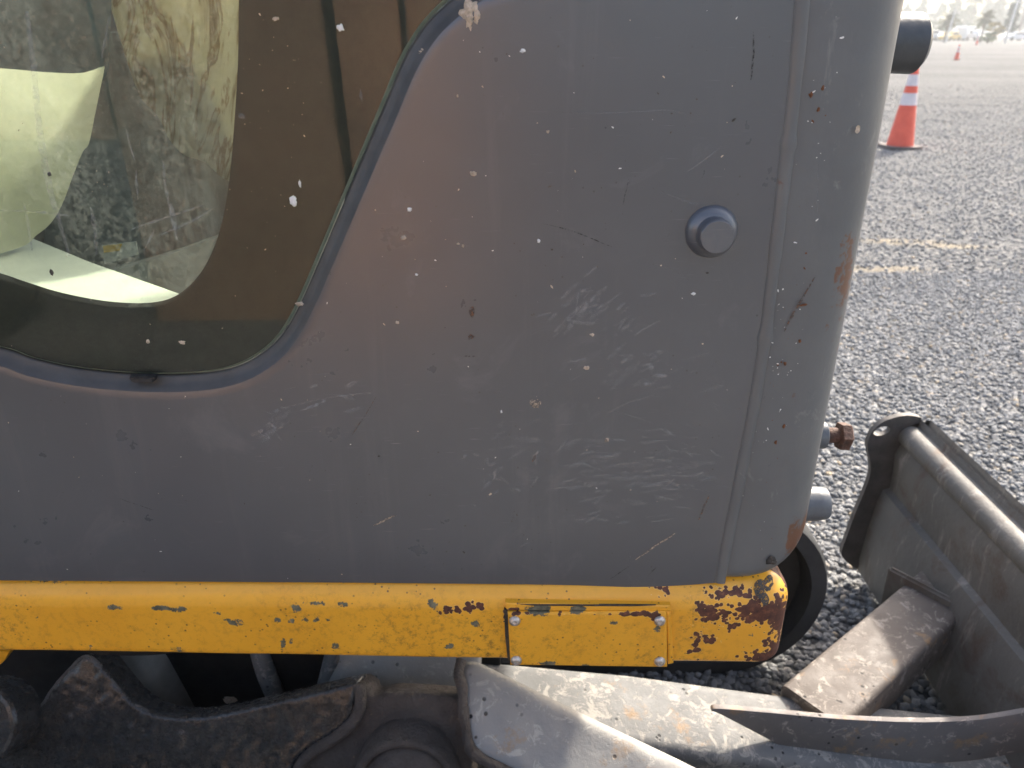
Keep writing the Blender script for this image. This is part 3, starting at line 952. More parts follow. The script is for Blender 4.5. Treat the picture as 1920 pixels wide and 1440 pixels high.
chip_b = [(215, 1139, 16, 4, .9), (300, 1141, 20, 4, 1), (336, 1143, 18, 5, 1), (405, 1150, 12, 3, .8), (438, 1168, 15, 6, .95), (425, 1162, 9, 3, .8), (555, 1140, 8, 9, .9), (590, 1133, 18, 4, .9), (606, 1131, 5, 6, .9), (644, 1132, 10, 5, .95),
          (520, 1163, 7, 5, .85), (547, 1165, 6, 6, .9), (572, 1163, 7, 6, .9), (594, 1163, 7, 6, .9), (614, 1162, 6, 4, .8), (530, 1206, 6, 11, .9), (545, 1202, 5, 6, .8), (630, 1212, 8, 7, .85), (336, 1217, 14, 5, .85), (172, 1214, 8, 5, .85),
          (810, 1132, 11, 9, .95), (70, 1160, 5, 8, .8), (843, 1212, 9, 7, .95), (890, 1170, 8, 6, .95), (90, 1093, 60, 4, .9), (1408, 1190, 6, 5, .7)]
grime_b = [(760, 1185, 75, 45, .8), (900, 1200, 60, 40, 1.0), (560, 1170, 60, 55, .45), (0, 1175, 40, 40, .8), (930, 1220, 25, 30, 1.2), (300, 1180, 400, 30, .25), (1300, 1190, 25, 55, .8)]
def bsum(lst, px, py):
    v = 0.0
    for cx, cy, rx, ry, s in lst:
        d = ((px - cx) / rx) ** 2 + ((py - cy) / ry) ** 2
        if d < 9: v = max(v, s * math.exp(-d * 0.55))
    return v
V = []; AR, AC, AG = [], [], []
def proj(p):
    q = p - CAM
    dz = q.y * cs - q.z * sn
    return 960 + F * q.x / dz, 720 - F * (q.y * sn + q.z * cs) / dz
for (x, y, d) in path:
    px0 = proj(Vector((x, y, 0.6)))[0]
    z1 = zb(min(max(px0, -200), 1440)) if y < 0.73 else 0.535
    for (dy, t) in prof2:
        p = Vector((x + d[0] * dy, y + d[1] * dy, ZT + (z1 - ZT) * t))
        p.y += 0.0012 * mnoise.noise(Vector((x * 9, 0, p.z * 12))) if y < 0.70 else 0
        V.append(p)
        px, py = proj(p)
        AR.append(bsum(rust_b, px, py) + (0.9 if y > 0.712 else 0)); AC.append(bsum(chip_b, px, py))
        AG.append(bsum(grime_b, px, py) + 0.10 + 0.7 * max(0, t - 0.85) / 0.15)
n2 = len(prof2)
FA = [(i * n2 + k, (i + 1) * n2 + k, (i + 1) * n2 + k + 1, i * n2 + k + 1) for i in range(len(path) - 1) for k in range(n2 - 1)]
SK = link('frame_skirt', V, FA, M_YEL, EX, True)
SK['label'] = 'chipped yellow frame skirt with rust at its end'
for nm, dat in (('rust', AR), ('chip', AC), ('grime', AG)):
    a = SK.data.attributes.new(nm, 'FLOAT', 'POINT'); a.data.foreach_set('value', dat)
def slab_attr(o, rb, cb, gb):
    me = o.data
    co = [proj(v.co) for v in me.vertices]
    for nm, fn in (('rust', lambda p: bsum(rb, *p)), ('chip', lambda p: bsum(cb, *p)), ('grime', lambda p: bsum(gb, *p) + 0.06)):
        a = me.attributes.new(nm, 'FLOAT', 'POINT'); a.data.foreach_set('value', [fn(p) for p in co])
def grid_plate(name, c4, y, th, mat, parent, nx_=60, nz_=20):
    """plate with a fine front face; c4 = px corners TL TR BR BL"""
    A = [at(px, py, y) for px, py in c4]
    V, FA = [], []
    for j in range(nz_ + 1):
        for i in range(nx_ + 1):
            s, t = i / nx_, j / nz_
            p = (A[0] * (1 - s) + A[1] * s) * (1 - t) + (A[3] * (1 - s) + A[2] * s) * t
            edge = min(i, nx_ - i, j, nz_ - j)
            V.append(p + Vector((0, 0.0007 if edge == 0 else 0, 0)))
    W_ = nx_ + 1
    for j in range(nz_):
        for i in range(nx_): FA.append((j * W_ + i, j * W_ + i + 1, (j + 1) * W_ + i + 1, (j + 1) * W_ + i))
    ring = [i for i in range(W_)] + [j * W_ + nx_ for j in range(1, nz_ + 1)] + [nz_ * W_ + i for i in range(nx_ - 1, -1, -1)] + [j * W_ for j in range(nz_ - 1, 0, -1)]
    b0 = len(V)
    for r in ring: V.append(V[r] + Vector((0, th, 0)))
    for k in range(len(ring)):
        k2 = (k + 1) % len(ring)
        FA.append((ring[k2], ring[k], b0 + k, b0 + k2))
    return link(name, V, FA, mat, parent)
PL = grid_plate('cover_plate', [(952, 1149), (1250, 1146), (1251, 1251), (957, 1247)], BY - 0.0075, 0.005, M_YEL, EX)
slab_attr(PL, [(970, 1150, 26, 4, .9), (1200, 1151, 60, 5, 1.0), (1230, 1158, 10, 8, .8), (1050, 1150, 8, 3, .8)],
          [(1010, 1146, 22, 8, 1.1), (1082, 1144, 14, 7, 1.1), (1150, 1168, 12, 4, .9), (1232, 1178, 8, 8, .85), (1030, 1246, 20, 6, .95), (1100, 1250, 14, 4, .9), (1200, 1170, 5, 3, .7)],
          [(1000, 1220, 60, 40, .7), (1200, 1230, 60, 20, .7), (1120, 1200, 160, 60, .35)])
PL['label'] = 'small riveted yellow cover plate on the skirt'
for px, py in ((965, 1164), (1237, 1164), (968, 1238), (1237, 1240)):
    p = at(px, py, BY - 0.008)
    rv_ = lathe_obj('rivet', [(0.0066, 0), (0.0064, 0.0014), (0.0050, 0.0032), (0.0030, 0.0040), (0.0028, 0.0030), (0.0005, 0.0026)], p, (0, -1, 0.05), M_RIVET, PL, 20, 0.04, px)
# raised lip that frames the plate
LP = grid_plate('plate_lip', [(948, 1131), (1258, 1136), (1258, 1146), (950, 1145)], BY - 0.0055, 0.012, M_YEL, EX, 60, 6)
slab_attr(LP, [(960, 1146, 18, 6, 1), (1200, 1150, 50, 4, .8)], [(1010, 1142, 26, 7, 1.0), (1085, 1141, 18, 6, 1.0)], [(960, 1140, 20, 10, 1)])
LR = grid_plate('plate_lip', [(1250, 1147), (1258, 1147), (1263, 1244), (1253, 1246)], BY - 0.0045, 0.006, M_YEL, EX, 6, 30)
slab_attr(LR, [], [], [(1255, 1200, 30, 60, .4)])
bm = slab_bm(on_y([(945, 1142), (953, 1147), (957, 1240), (952, 1238), (947, 1190)], BY - 0.0035), (0, -1, 0), 0.006)
link_bm('plate_gap', bm, M_BLACKMUD, EX)
bm = slab_bm(on_y([(975, 1133), (1230, 1135), (1190, 1137), (1000, 1136)], BY - 0.0058), (0, -1, 0), 0.002)
link_bm('lip_crack', bm, M_BLACKMUD, EX)
# caked mud lump on the skirt's front corner
def lump(name, px, py, y, rx, rz, h, mat, parent, seed, nrm=(0, -1, 0)):
    p0 = at(px, py, y)
    nn = Vector(nrm).normalized(); a_ = nn.orthogonal().normalized(); b_ = nn.cross(a_)
    V, FA = [p0 + nn * h], []
    rings_, seg = 5, 26
    for k in range(1, rings_ + 1):
        for i in range(seg):
            t = 2 * math.pi * i / seg
            e = 1 + 0.45 * mnoise.noise(Vector((math.cos(t) * 1.7 + seed, math.sin(t) * 1.7, seed))) + 0.25 * mnoise.noise(Vector((math.cos(t) * 5 + seed, math.sin(t) * 5, seed)))
            r = k / rings_ * e
            hh = h * (1 - (k / rings_) ** 2) * (0.7 + 0.8 * mnoise.noise(Vector((math.cos(t) * r * 3, math.sin(t) * r * 3, seed + 4)))) if k < rings_ else -0.0006
            d = Vector((math.cos(t) * rx * r, 0, math.sin(t) * rz * r)) if nrm == (0, -1, 0) else (a_ * math.cos(t) * rx + b_ * math.sin(t) * rz) * r
            V.append(p0 + d + nn * hh)
    for i in range(seg): FA.append((0, 1 + i, 1 + (i + 1) % seg))
    for k in range(rings_ - 1):
        for i in range(seg):
            j = (i + 1) % seg
            FA.append((1 + k * seg + i, 1 + (k + 1) * seg + i, 1 + (k + 1) * seg + j, 1 + k * seg + j))
    bm = bmesh.new(); vs = [bm.verts.new(v) for v in V]
    for f in FA: bm.faces.new([vs[i] for i in f])
    return link_bm(name, bm, mat, parent, True)
lump('mud_crust', 1437, 1105, 0.700, 0.018, 0.013, 0.003, M_MUDD, SK, 3, (0.25, -0.75, 0.6))
lump('mud_crust', 1458, 1118, 0.706, 0.012, 0.013, 0.003, M_MUDD, SK, 9, (0.5, -0.7, 0.4))

# ---- underframe: centre body, swing ring, cast bracket with hub, arms
boxpart('upper_frame_deck', (-1.0, 0.745, 0.60), (-0.05, 1.62, 0.655), M_DARK, EX, 0.01)
lathe_obj('swing_ring', [(0.27, 0), (0.29, 0.02), (0.29, 0.10), (0.24, 0.12), (0.24, 0.2)], (-0.55, 1.12, 0.40), (0, 0, 1), M_DARK, EX, 48, 0, 1)
boxpart('centre_body', (-0.95, 0.955, 0.02), (-0.02, 1.19, 0.43), M_DARK, EX, 0.03)
nA = Vector((-0.12, -0.86, 0.5)).normalized(); pA = (-0.3, 0.79, 0.36)
def onA(pts, p0=pA, n=nA, sm=4): return smooth_path([on_plane(x, y, p0, n) for x, y in pts], sm)
brk = [(-60, 1420), (20, 1365), (45, 1345), (78, 1322), (98, 1292), (128, 1258), (150, 1234), (166, 1229), (180, 1236), (196, 1254), (216, 1280), (245, 1312), (282, 1335), (330, 1344), (390, 1341), (470, 1325), (560, 1303)]
brk2 = [(668, 1279)]
brk3 = [(660, 1330), (652, 1350), (622, 1376), (585, 1398), (552, 1428), (540, 1470), (540, 1560)]
c_ = onA(brk) + [on_plane(*brk2[0], pA, nA)] + onA(brk3) + [on_plane(-60, 1560, pA, nA)]
BRK = rough_slab('cast_bracket', c_, nA, 0.045, M_CAST, EX, 0.0045, 0.0012, 45, 0.0035, 0.0016)
BRK['label'] = 'oily black cast bracket under the skirt'
tube('worn_edge', onA([(60, 1336), (84, 1316), (100, 1290), (128, 1258), (150, 1236), (166, 1231), (180, 1238), (196, 1256), (216, 1282), (245, 1314), (282, 1337)], Vector(pA) - nA * 0.003, nA, 8), 0.0024, make_cast('worn_bright_edge', (0.10, 0.095, 0.09), (0.32, 0.31, 0.30), 0.3, 60, 0.4), BRK, 8, 0.5)
pB = Vector(pA) - nA * 0.014
c_ = onA([(300, 1370), (500, 1345), (640, 1300), (668, 1281), (690, 1292), (698, 1306), (740, 1300), (860, 1310), (885, 1340)], pB) + onA([(886, 1420), (880, 1560)], pB) + [on_plane(300, 1560, pB, nA)]
rough_slab('bracket_web', c_, nA, 0.05, M_CAST2, EX, 0.0055, 0.0014, 50, 0.005, 0.0012)
# rolled flange along the bracket's outline
fl = onA([(672, 1281), (676, 1318), (662, 1352), (626, 1384), (590, 1406), (562, 1436), (552, 1480)], Vector(pA) - nA * 0.006, nA, 6)
tube('bracket_flange', fl, 0.0085, M_CAST2, EX, 12, 0.12)
hub = on_plane(768, 1437, pB, nA)
nH = Vector((-0.05, -0.97, 0.22)).normalized()
hub = hub + Vector((0, 0, -0.012))
lathe_obj('hub_ring', [(0.074, -0.05), (0.074, 0.022), (0.071, 0.030), (0.067, 0.032), (0.062, 0.030), (0.060, 0.022)], hub, nH, M_CAST2, EX, 56, 0.02, 2)
HB = lathe_obj('hub_cap', [(0.060, -0.01), (0.060, 0.006), (0.056, 0.016), (0.046, 0.025), (0.03, 0.031), (0.012, 0.033), (0.001, 0.033)], hub + nH * 0.012, nH, M_CAST2, EX, 56, 0.03, 7, 60)
# pin disc at the far left
pd = on_plane(-40, 1362, (-0.6, 0.77, 0.36), nA)
lathe_obj('pin_disc', [(0.056, -0.05), (0.056, -0.004), (0.053, 0.0), (0.048, 0.001), (0.046, -0.002), (0.01, -0.002)], pd, nA, M_CAST, EX, 48, 0.015, 9)
# hydraulic cylinder and hoses in the gap
tube('swing_cylinder', [at(225, 1150, 0.98), at(330, 1420, 0.93)], 0.058, simple('grey_cylinder_paint', (0.2, 0.195, 0.18), 0.4, 0.1, 0.3, 20, 0.2, 80), EX, 28)
tube('hose', smooth_path([at(478, 1180, 0.97), at(497, 1255, 0.95), at(520, 1310, 0.95), at(560, 1400, 0.95)], 8), 0.016, M_ARM, EX, 12)
tube('support_strut', [at(655, 1130, 0.98), at(615, 1290, 0.94), at(590, 1380, 0.93)], 0.019, M_ARM, EX, 12)
lump('loose_pebble', 430, 1312, 0.93, 0.012, 0.006, 0.008, M_MUD, BRK, 12)
# grey plate that the arms hang on
pP = (-0.2, 0.90, 0.33); nP = Vector((0.15, -0.75, 0.62)).normalized()
c_ = [on_plane(x, y, pP, nP) for x, y in ((642, 1150), (636, 1240), (604, 1300), (600, 1400), (900, 1400), (905, 1150))]
rough_slab('arm_base_plate', c_, nP, 0.03, M_ARM2, EX, 0.009, 0.0010, 20, 0.006, 0.0003)
# yellow frame seen at the far left below the skirt
bm = slab_bm(on_y([(-80, 1215), (18, 1222), (8, 1240), (-30, 1275), (-80, 1290)], 0.80), (0, -1, 0), 0.03, 0.003)
yb = link_bm('frame_bracket', bm, M_YEL, EX, angle=40); slab_attr(yb, [], [], [])

# near blade arm: chalky grey, leaning back
nN = Vector((0.10, -0.62, 0.78)).normalized(); pN = (0.05, 0.77, 0.39)
arm_c = [(868, 1243), (884, 1238), (905, 1243), (960, 1270), (1060, 1320), (1150, 1363), (1310, 1440), (1480, 1530)]
c_ = onA(arm_c, pN, nN, 6) + onA([(1480, 1640), (1200, 1560), (1000, 1470), (905, 1425), (882, 1405), (872, 1370), (868, 1330), (862, 1285)], pN, nN, 6)
NA_ = rough_slab('blade_arm', c_, nN, 0.05, M_ARM2, EX, 0.007, 0.0030, 16, 0.016, 0.0004)
NA_['label'] = 'near chalky grey dozer blade arm with pitted paint'
eg = onA([(866, 1236), (860, 1262), (867, 1290), (868, 1325), (874, 1368), (882, 1402), (905, 1424), (1000, 1470)], Vector(pN) - nN * 0.003, nN, 6)
tube('arm_flange', eg, 0.0075, M_CAST2, NA_, 10, 0.25)

# far blade arm: rectangular tube dropping towards the blade
def loft(name, secs, mat, parent, rr=0.03, n=5, angle=40):
    """secs: (centre, half_y, half_z, tilt)"""
    V, FA = [], []
    for c, hy, hz, tl in secs:
        ring = []
        for (sy, sz, a0) in ((1, 1, 0), (-1, 1, 90), (-1, -1, 180), (1, -1, 270)):
            for k in range(n):
                t = math.radians(a0 + 90 * k / (n - 1))
                yy = sy * (hy - rr) + rr * math.cos(t); zz = sz * (hz - rr) + rr * math.sin(t)
                ring.append((yy, zz))
        for yy, zz in ring:
            V.append(Vector(c) + Vector((0, yy * math.cos(tl) - zz * math.sin(tl), yy * math.sin(tl) + zz * math.cos(tl))))
    m_ = 4 * n
    for i in range(len(secs) - 1):
        for k in range(m_):
            FA.append((i * m_ + k, i * m_ + (k + 1) % m_, (i + 1) * m_ + (k + 1) % m_, (i + 1) * m_ + k))
    FA.append(tuple(range(m_ - 1, -1, -1))); FA.append(tuple(range((len(secs) - 1) * m_, len(secs) * m_)))
    bm = bmesh.new(); vs = [bm.verts.new(v) for v in V]
    for f in FA: bm.faces.new([vs[i] for i in f])
    return link_bm(name, bm, mat, parent, angle=angle)
secs = []
for x, zt, yc, hy in ((-0.29, .25, .975, .055), (-0.2, .246, .965, .06), (-0.05, .24, .945, .065), (0.2, .213, .938, .068), (0.42, .172, .94, .068), (0.6, .14, .945, .066), (0.8, .11, .95, .064), (0.9, .10, .95, .06)):
    secs.append((Vector((x, yc, zt - 0.062)), hy, 0.068, 0.20))
FAR = loft('blade_arm', secs, M_ARM, EX, 0.022)
FAR['label'] = 'far worn grey dozer blade arm with a welded rib'
rb_top = smooth_path([at(x, y, 0.895) for x, y in ((1335, 1331), (1352, 1329), (1450, 1337), (1560, 1347), (1650, 1352), (1740, 1354), (1830, 1350), (1900, 1340), (1990, 1322))], 5)
rb_bot = [Vector((p.x, p.y, p.z - 0.004 - min(0.09, 0.55 * max(0.0, p.x - rb_top[0].x)))) for p in rb_top][::-1]
bm = slab_bm(rb_top + rb_bot, (0, -1, 0), 0.009, 0.0015)
link_bm('arm_rib', bm, M_RIB, FAR, angle=40)

# ---- dozer blade, running across the machine behind the arms
BYF = 1.52
sec_px = [(1722, 778), (1700, 774), (1672, 778), (1648, 788), (1630, 806), (1622, 830), (1627, 860), (1627, 885), (1615, 920), (1598, 960), (1584, 1000), (1574, 1030), (1582, 1046), (1602, 1060)]
endc = [at(x, y, BYF) for x, y in sec_px]
# back skin section (x, z) from lip to toe
X0 = endc[0].x
def pz(x, y): q = at(x, y, BYF); return (q.x, q.z)
skin = [pz(1738, 800), pz(1722, 782)]
tb = pz(1700, 812)      # tube along the top
for k in range(9):
    t = math.radians(60 + 170 * k / 8)
    skin.append((tb[0] + 0.025 * math.cos(t), tb[1] + 0.025 * math.sin(t)))
skin += [pz(1672, 845), pz(1668, 880), pz(1662, 908), pz(1650, 912), pz(1640, 930), pz(1622, 985), pz(1606, 1040), pz(1604, 1062)]
front = [(x + 0.014, z) for x, z in skin[::-1]]
loopx = skin + [(skin[-1][0] + 0.03, skin[-1][1] - 0.02)] + [(max(x, 0.0) + 0.02, z) for x, z in skin[::-1]][1:-1]
V, FA = [], []
ysb = [1.505, 1.3, 1.1, 0.9, 0.7, 0.52]
m_ = len(loopx)
for y in ysb:
    for x, z in loopx: V.append((x, y, z))
for i in range(len(ysb) - 1):
    for k in range(m_):
        FA.append((i * m_ + k, i * m_ + (k + 1) % m_, (i + 1) * m_ + (k + 1) % m_, (i + 1) * m_ + k))
bm = bmesh.new(); vs = [bm.verts.new(v) for v in V]
for f in FA: bm.faces.new([vs[i] for i in f])
bm.faces.new(vs[:m_]); bm.faces.new(vs[-m_:][::-1])
BL = link_bm('dozer_blade', bm, M_BLADE, EX, angle=38)
BL['label'] = 'dirty grey dozer blade seen from behind'
# end plate with its lifting hole
hole_c = at(1649, 803, BYF)
hl = [hole_c + Vector((0.018 * math.cos(t), 0, 0.011 * math.sin(t) + 0.004 * math.cos(t))) for t in np.linspace(0, 2 * math.pi, 18)[:-1]]
front_edge = [Vector((endc[-1].x + 0.075, BYF, endc[-1].z)), Vector((endc[0].x + 0.02, BYF, endc[0].z - 0.05))]
def plate_hole(loop, hole, y0, th):
    bm = fill_loop([Vector((p.x, y0, p.z)) for p in loop], [[Vector((p.x, y0, p.z)) for p in hole]])
    r = bmesh.ops.extrude_face_region(bm, geom=bm.faces[:])
    bmesh.ops.translate(bm, verts=[g for g in r['geom'] if isinstance(g, bmesh.types.BMVert)], vec=(0, th, 0))
    return bm
lp = smooth_path(endc, 4) + front_edge
for nm, y0 in (('end_plate', 1.507), ('end_plate', 0.505)):
    link_bm(nm, plate_hole(lp, hl, y0, 0.014), simple('dark_end_plate' , (0.07, 0.062, 0.056), 0.6, 0, 0.35, 30, 0.4, 90) if nm not in bpy.data.objects else bpy.data.materials['dark_end_plate'], BL, angle=40)
# brace between arm and blade, with a weld pad
p0 = Vector((0.505, 0.955, 0.150)); p1 = at(1752, 1142, 1.215)
dv = (p1 - p0); L = dv.length; dv.normalize()
side = dv.cross(Vector((0, 0, 1))).normalized(); upv = side.cross(dv)
V, FA = [], []
rc = []
for (sx, sz, a0) in ((1, 1, 0), (-1, 1, 90), (-1, -1, 180), (1, -1, 270)):
    for k in range(5):
        t = math.radians(a0 + 22.5 * k)
        rc.append((sx * 0.046 + 0.011 * math.cos(t), sz * 0.033 + 0.011 * math.sin(t)))
for s in (0, L * 0.5, L + 0.04):
    for a_, b_ in rc: V.append(p0 + dv * s + side * a_ + upv * b_)
for i in range(2):
    for k in range(20): FA.append((i * 20 + k, i * 20 + (k + 1) % 20, (i + 1) * 20 + (k + 1) % 20, (i + 1) * 20 + k))
FA += [tuple(range(19, -1, -1)), tuple(range(40, 60))]
bm = bmesh.new(); vs = [bm.verts.new(v) for v in V]
for f in FA: bm.faces.new([vs[i] for i in f])
BR = link_bm('blade_brace', bm, M_BRACE, EX, angle=40)
pc = p0 + dv * (L - 0.022)
bm = bmesh.new()
rot = Matrix((side, dv, upv)).transposed().to_4x4()
box_bm(bm, pc, (0.185, 0.014, 0.125), rot)
bmesh.ops.bevel(bm, geom=bm.edges[:], offset=0.005, segments=3, affect='EDGES')
link_bm('weld_pad', bm, M_BLADE, BR, angle=40)
# ---- rubber tracks
def track(yc, hw):
    V, FA = [], []
    r = 0.208; xf = 0.415; xr = -1.0
    pp = []
    for k in range(25):
        t = math.radians(90 - 180 * k / 24); pp.append((xf + r * math.cos(t), r + 0.004 + r * math.sin(t)))
    for k in range(25):
        t = math.radians(270 - 180 * k / 24); pp.append((xr + r * math.cos(t), r + 0.004 + r * math.sin(t)))
    cxm = (xf + xr) / 2
    secs_ = ((-hw, 0.035), (-hw, 0.006), (-hw + 0.012, 0.0), (hw - 0.012, 0.0), (hw, 0.006), (hw, 0.035))
    for x, z in pp:
        cx_ = xf if x > xf - 0.001 else (xr if x < xr + 0.001 else x)
        dn = Vector((x - cx_, 0, z - r - 0.004)); dn.normalize()
        for dy, ins in secs_: V.append(Vector((x, yc + dy, z)) - dn * ins)
    n_ = len(pp); q = len(secs_)
    for i in range(n_):
        for k in range(q):
            FA.append((i * q + k, ((i + 1) % n_) * q + k, ((i + 1) % n_) * q + (k + 1) % q, i * q + (k + 1) % q))
    bm = bmesh.new(); vs = [bm.verts.new(v) for v in V]
    for f in FA: bm.faces.new([vs[i] for i in f])
    T = link_bm('rubber_track', bm, M_RUBBER, EX, angle=35)
    lathe_obj('front_idler', [(0.05, -hw * 0.7), (0.165, -hw * 0.66), (0.168, hw * 0.66), (0.05, hw * 0.7)], (xf, yc, r + 0.004), (0, 1, 0), M_DARK, T, 32)
    lathe_obj('rear_sprocket', [(0.05, -hw * 0.7), (0.165, -hw * 0.66), (0.168, hw * 0.66), (0.05, hw * 0.7)], (xr, yc, r + 0.004), (0, 1, 0), M_DARK, T, 24)
    boxp = boxpart('track_beam', (xr + 0.1, yc - hw * 0.6, 0.09), (xf - 0.1, yc + hw * 0.6, 0.30), M_DARK, T, 0.02)
    return T
track(1.33, 0.125)
track(0.47, 0.11)

# ---- marks on the panel: scratches, chips, mud, droppings
def ribbon(name, pts, w, mat, parent, y, sm=4, wob=1.5):
    P = []
    q = smooth_path([Vector((x, y_, 0)) for x, y_ in pts], sm)
    for i, p in enumerate(q):
        P.append(at(p.x + random.uniform(-wob, wob) * 0.4, p.y + random.uniform(-wob, wob) * 0.4, y))
    V, FA = [], []
    for i, p in enumerate(P):
        t = P[min(i + 1, len(P) - 1)] - P[max(i - 1, 0)]
        nr_ = Vector((t.z, 0, -t.x)).normalized()
        k = i / (len(P) - 1)
        ww = w * (0.25 + 0.75 * math.sin(math.pi * min(1, max(0, k * 0.9 + 0.05)))) * random.uniform(0.6, 1.2)
        V += [p + nr_ * ww, p + Vector((0, -0.00015, 0)), p - nr_ * ww]
    for i in range(len(P) - 1):
        for s in (0, 1):
            FA.append((i * 3 + s, i * 3 + s + 1, (i + 1) * 3 + s + 1, (i + 1) * 3 + s))
    return link(name, V, FA, mat, parent)
MY = PY - 0.0007
scr = [([(1040, 622), (1080, 585), (1110, 560), (1138, 538)], .0032, M_SCUFF), ([(1062, 600), (1090, 606), (1125, 606)], .0018, M_SCUFF), ([(1185, 634), (1205, 618), (1236, 602)], .0012, M_SCUFF),
       ([(1200, 555), (1232, 550)], .0020, M_SCUFF), ([(540, 762), (620, 745), (700, 735)], .0009, M_SCUFF), ([(575, 765), (600, 757), (610, 748)], .0022, M_SCUFF),
       ([(660, 816), (680, 785), (705, 745)], .0005, M_SCRB), ([(1192, 1050), (1225, 1026), (1266, 1000)], .0011, M_MUDB), ([(1310, 975), (1318, 955), (1330, 928)], .0013, M_SCRB),
       ([(700, 986), (722, 975), (744, 966)], .0014, M_MUDB), ([(1285, 325), (1320, 300), (1360, 268)], .0009, M_SCUFF), ([(1168, 384), (1173, 360), (1179, 336)], .0005, M_SCRD),
       ([(1240, 358), (1280, 375), (1318, 384), (1345, 378)], .0009, M_SCUFF), ([(1018, 420), (1070, 432), (1150, 464)], .0005, M_SCRD), ([(1210, 492), (1260, 505), (1292, 525)], .0007, M_SCUFF),
       ([(1140, 775), (1180, 755), (1240, 738)], .0008, M_SCUFF), ([(1030, 640), (1060, 610)], .0007, M_SCUFF), ([(1150, 770), (1200, 785), (1230, 795)], .0007, M_SCUFF),
       ([(1040, 210), (1150, 212), (1250, 207), (1300, 218)], .0006, M_SCUFF), ([(998, 866), (1005, 852)], .0016, M_SCRB), ([(1215, 1080), (1232, 1062)], .0005, M_SCRD),
       ([(1145, 1085), (1180, 1062)], .0005, M_SCRD), ([(225, 935), (290, 957)], .0004, M_SCRD), ([(630, 832), (700, 770), (720, 725)], .0004, M_SCUFF), ([(870, 668), (895, 668)], .0012, M_SCRD),
       ([(885, 635), (880, 628)], .004, M_SCRB), ([(885, 596), (884, 575)], .003, M_SCRB), ([(1412, 60), (1413, 100), (1408, 150)], .0010, M_SCRD)]
for pts_, w, mt in scr:
    ribbon('scratch', pts_, w, mt, PANEL, MY)
# wiped haze low on the right
V, FA = [], []
def quadmark(px, py, l, w, ang, y=MY):
    c = at(px, py, y); b = len(V)
    dx = Vector((math.cos(ang), 0, math.sin(ang))); dz = Vector((-math.sin(ang), 0, math.cos(ang)))
    for s, t in ((-1, 0), (-.4, -1), (.5, -.8), (1, 0), (.4, 1), (-.5, .8)):
        V.append(c + dx * l * s * random.uniform(.8, 1.1) + dz * w * t * random.uniform(.6, 1.2))
    FA.append((b, b + 1, b + 2, b + 3, b + 4, b + 5))
for k in range(70):
    quadmark(random.gauss(1200, 75), random.gauss(885, 36), random.uniform(.005, .02), random.uniform(.0003, .0011), random.gauss(0.05, 0.12))
for k in range(40):
    quadmark(random.gauss(1100, 200), random.gauss(760, 180), random.uniform(.002, .008), random.uniform(.0002, .0007), random.uniform(-1.2, 1.2))
for k in range(14):
    quadmark(random.gauss(515, 14), random.gauss(798, 14), random.uniform(.002, .006), random.uniform(.0006, .0022), random.uniform(-1.2, 1.2))
for k in range(14):
    quadmark(random.gauss(925, 18), random.gauss(890, 26), random.uniform(.003, .006), random.uniform(.0006, .0022), random.uniform(-1.2, 1.2))
for cx, cy, sx, sy, nn_, an_ in ((1090, 580, 35, 30, 16, 0.75), (1215, 690, 30, 18, 6, 0.1), (1170, 640, 60, 40, 14, 0.6), (1080, 900, 60, 40, 16, 0.2), (620, 750, 60, 25, 14, 0.2), (960, 870, 60, 60, 10, 0.9), (1290, 880, 40, 60, 10, -0.6)):
    for k in range(nn_):
        quadmark(random.gauss(cx, sx), random.gauss(cy, sy), random.uniform(.004, .014), random.uniform(.0006, .0026), random.gauss(an_, 0.25))
sm_ = link('scuff_marks', V, FA, M_SCUFF, PANEL); tag(sm_, kind='stuff')
V, FA = [], []
for cx, cy, sx, sy, nn_, an_ in ((1190, 885, 60, 28, 34, 0.05), (1095, 575, 22, 24, 8, 0.75), (1010, 840, 60, 30, 10, 0.3), (515, 798, 12, 12, 6, 0.5), (1230, 720, 50, 40, 10, 0.4)):
    for k in range(nn_):
        quadmark(random.gauss(cx, sx), random.gauss(cy, sy), random.uniform(.008, .022), random.uniform(.0015, .0045), random.gauss(an_, 0.2), MY + 0.0001)
tag(link('chalky_smudges', V, FA, M_SMUDGE, PANEL), kind='stuff')
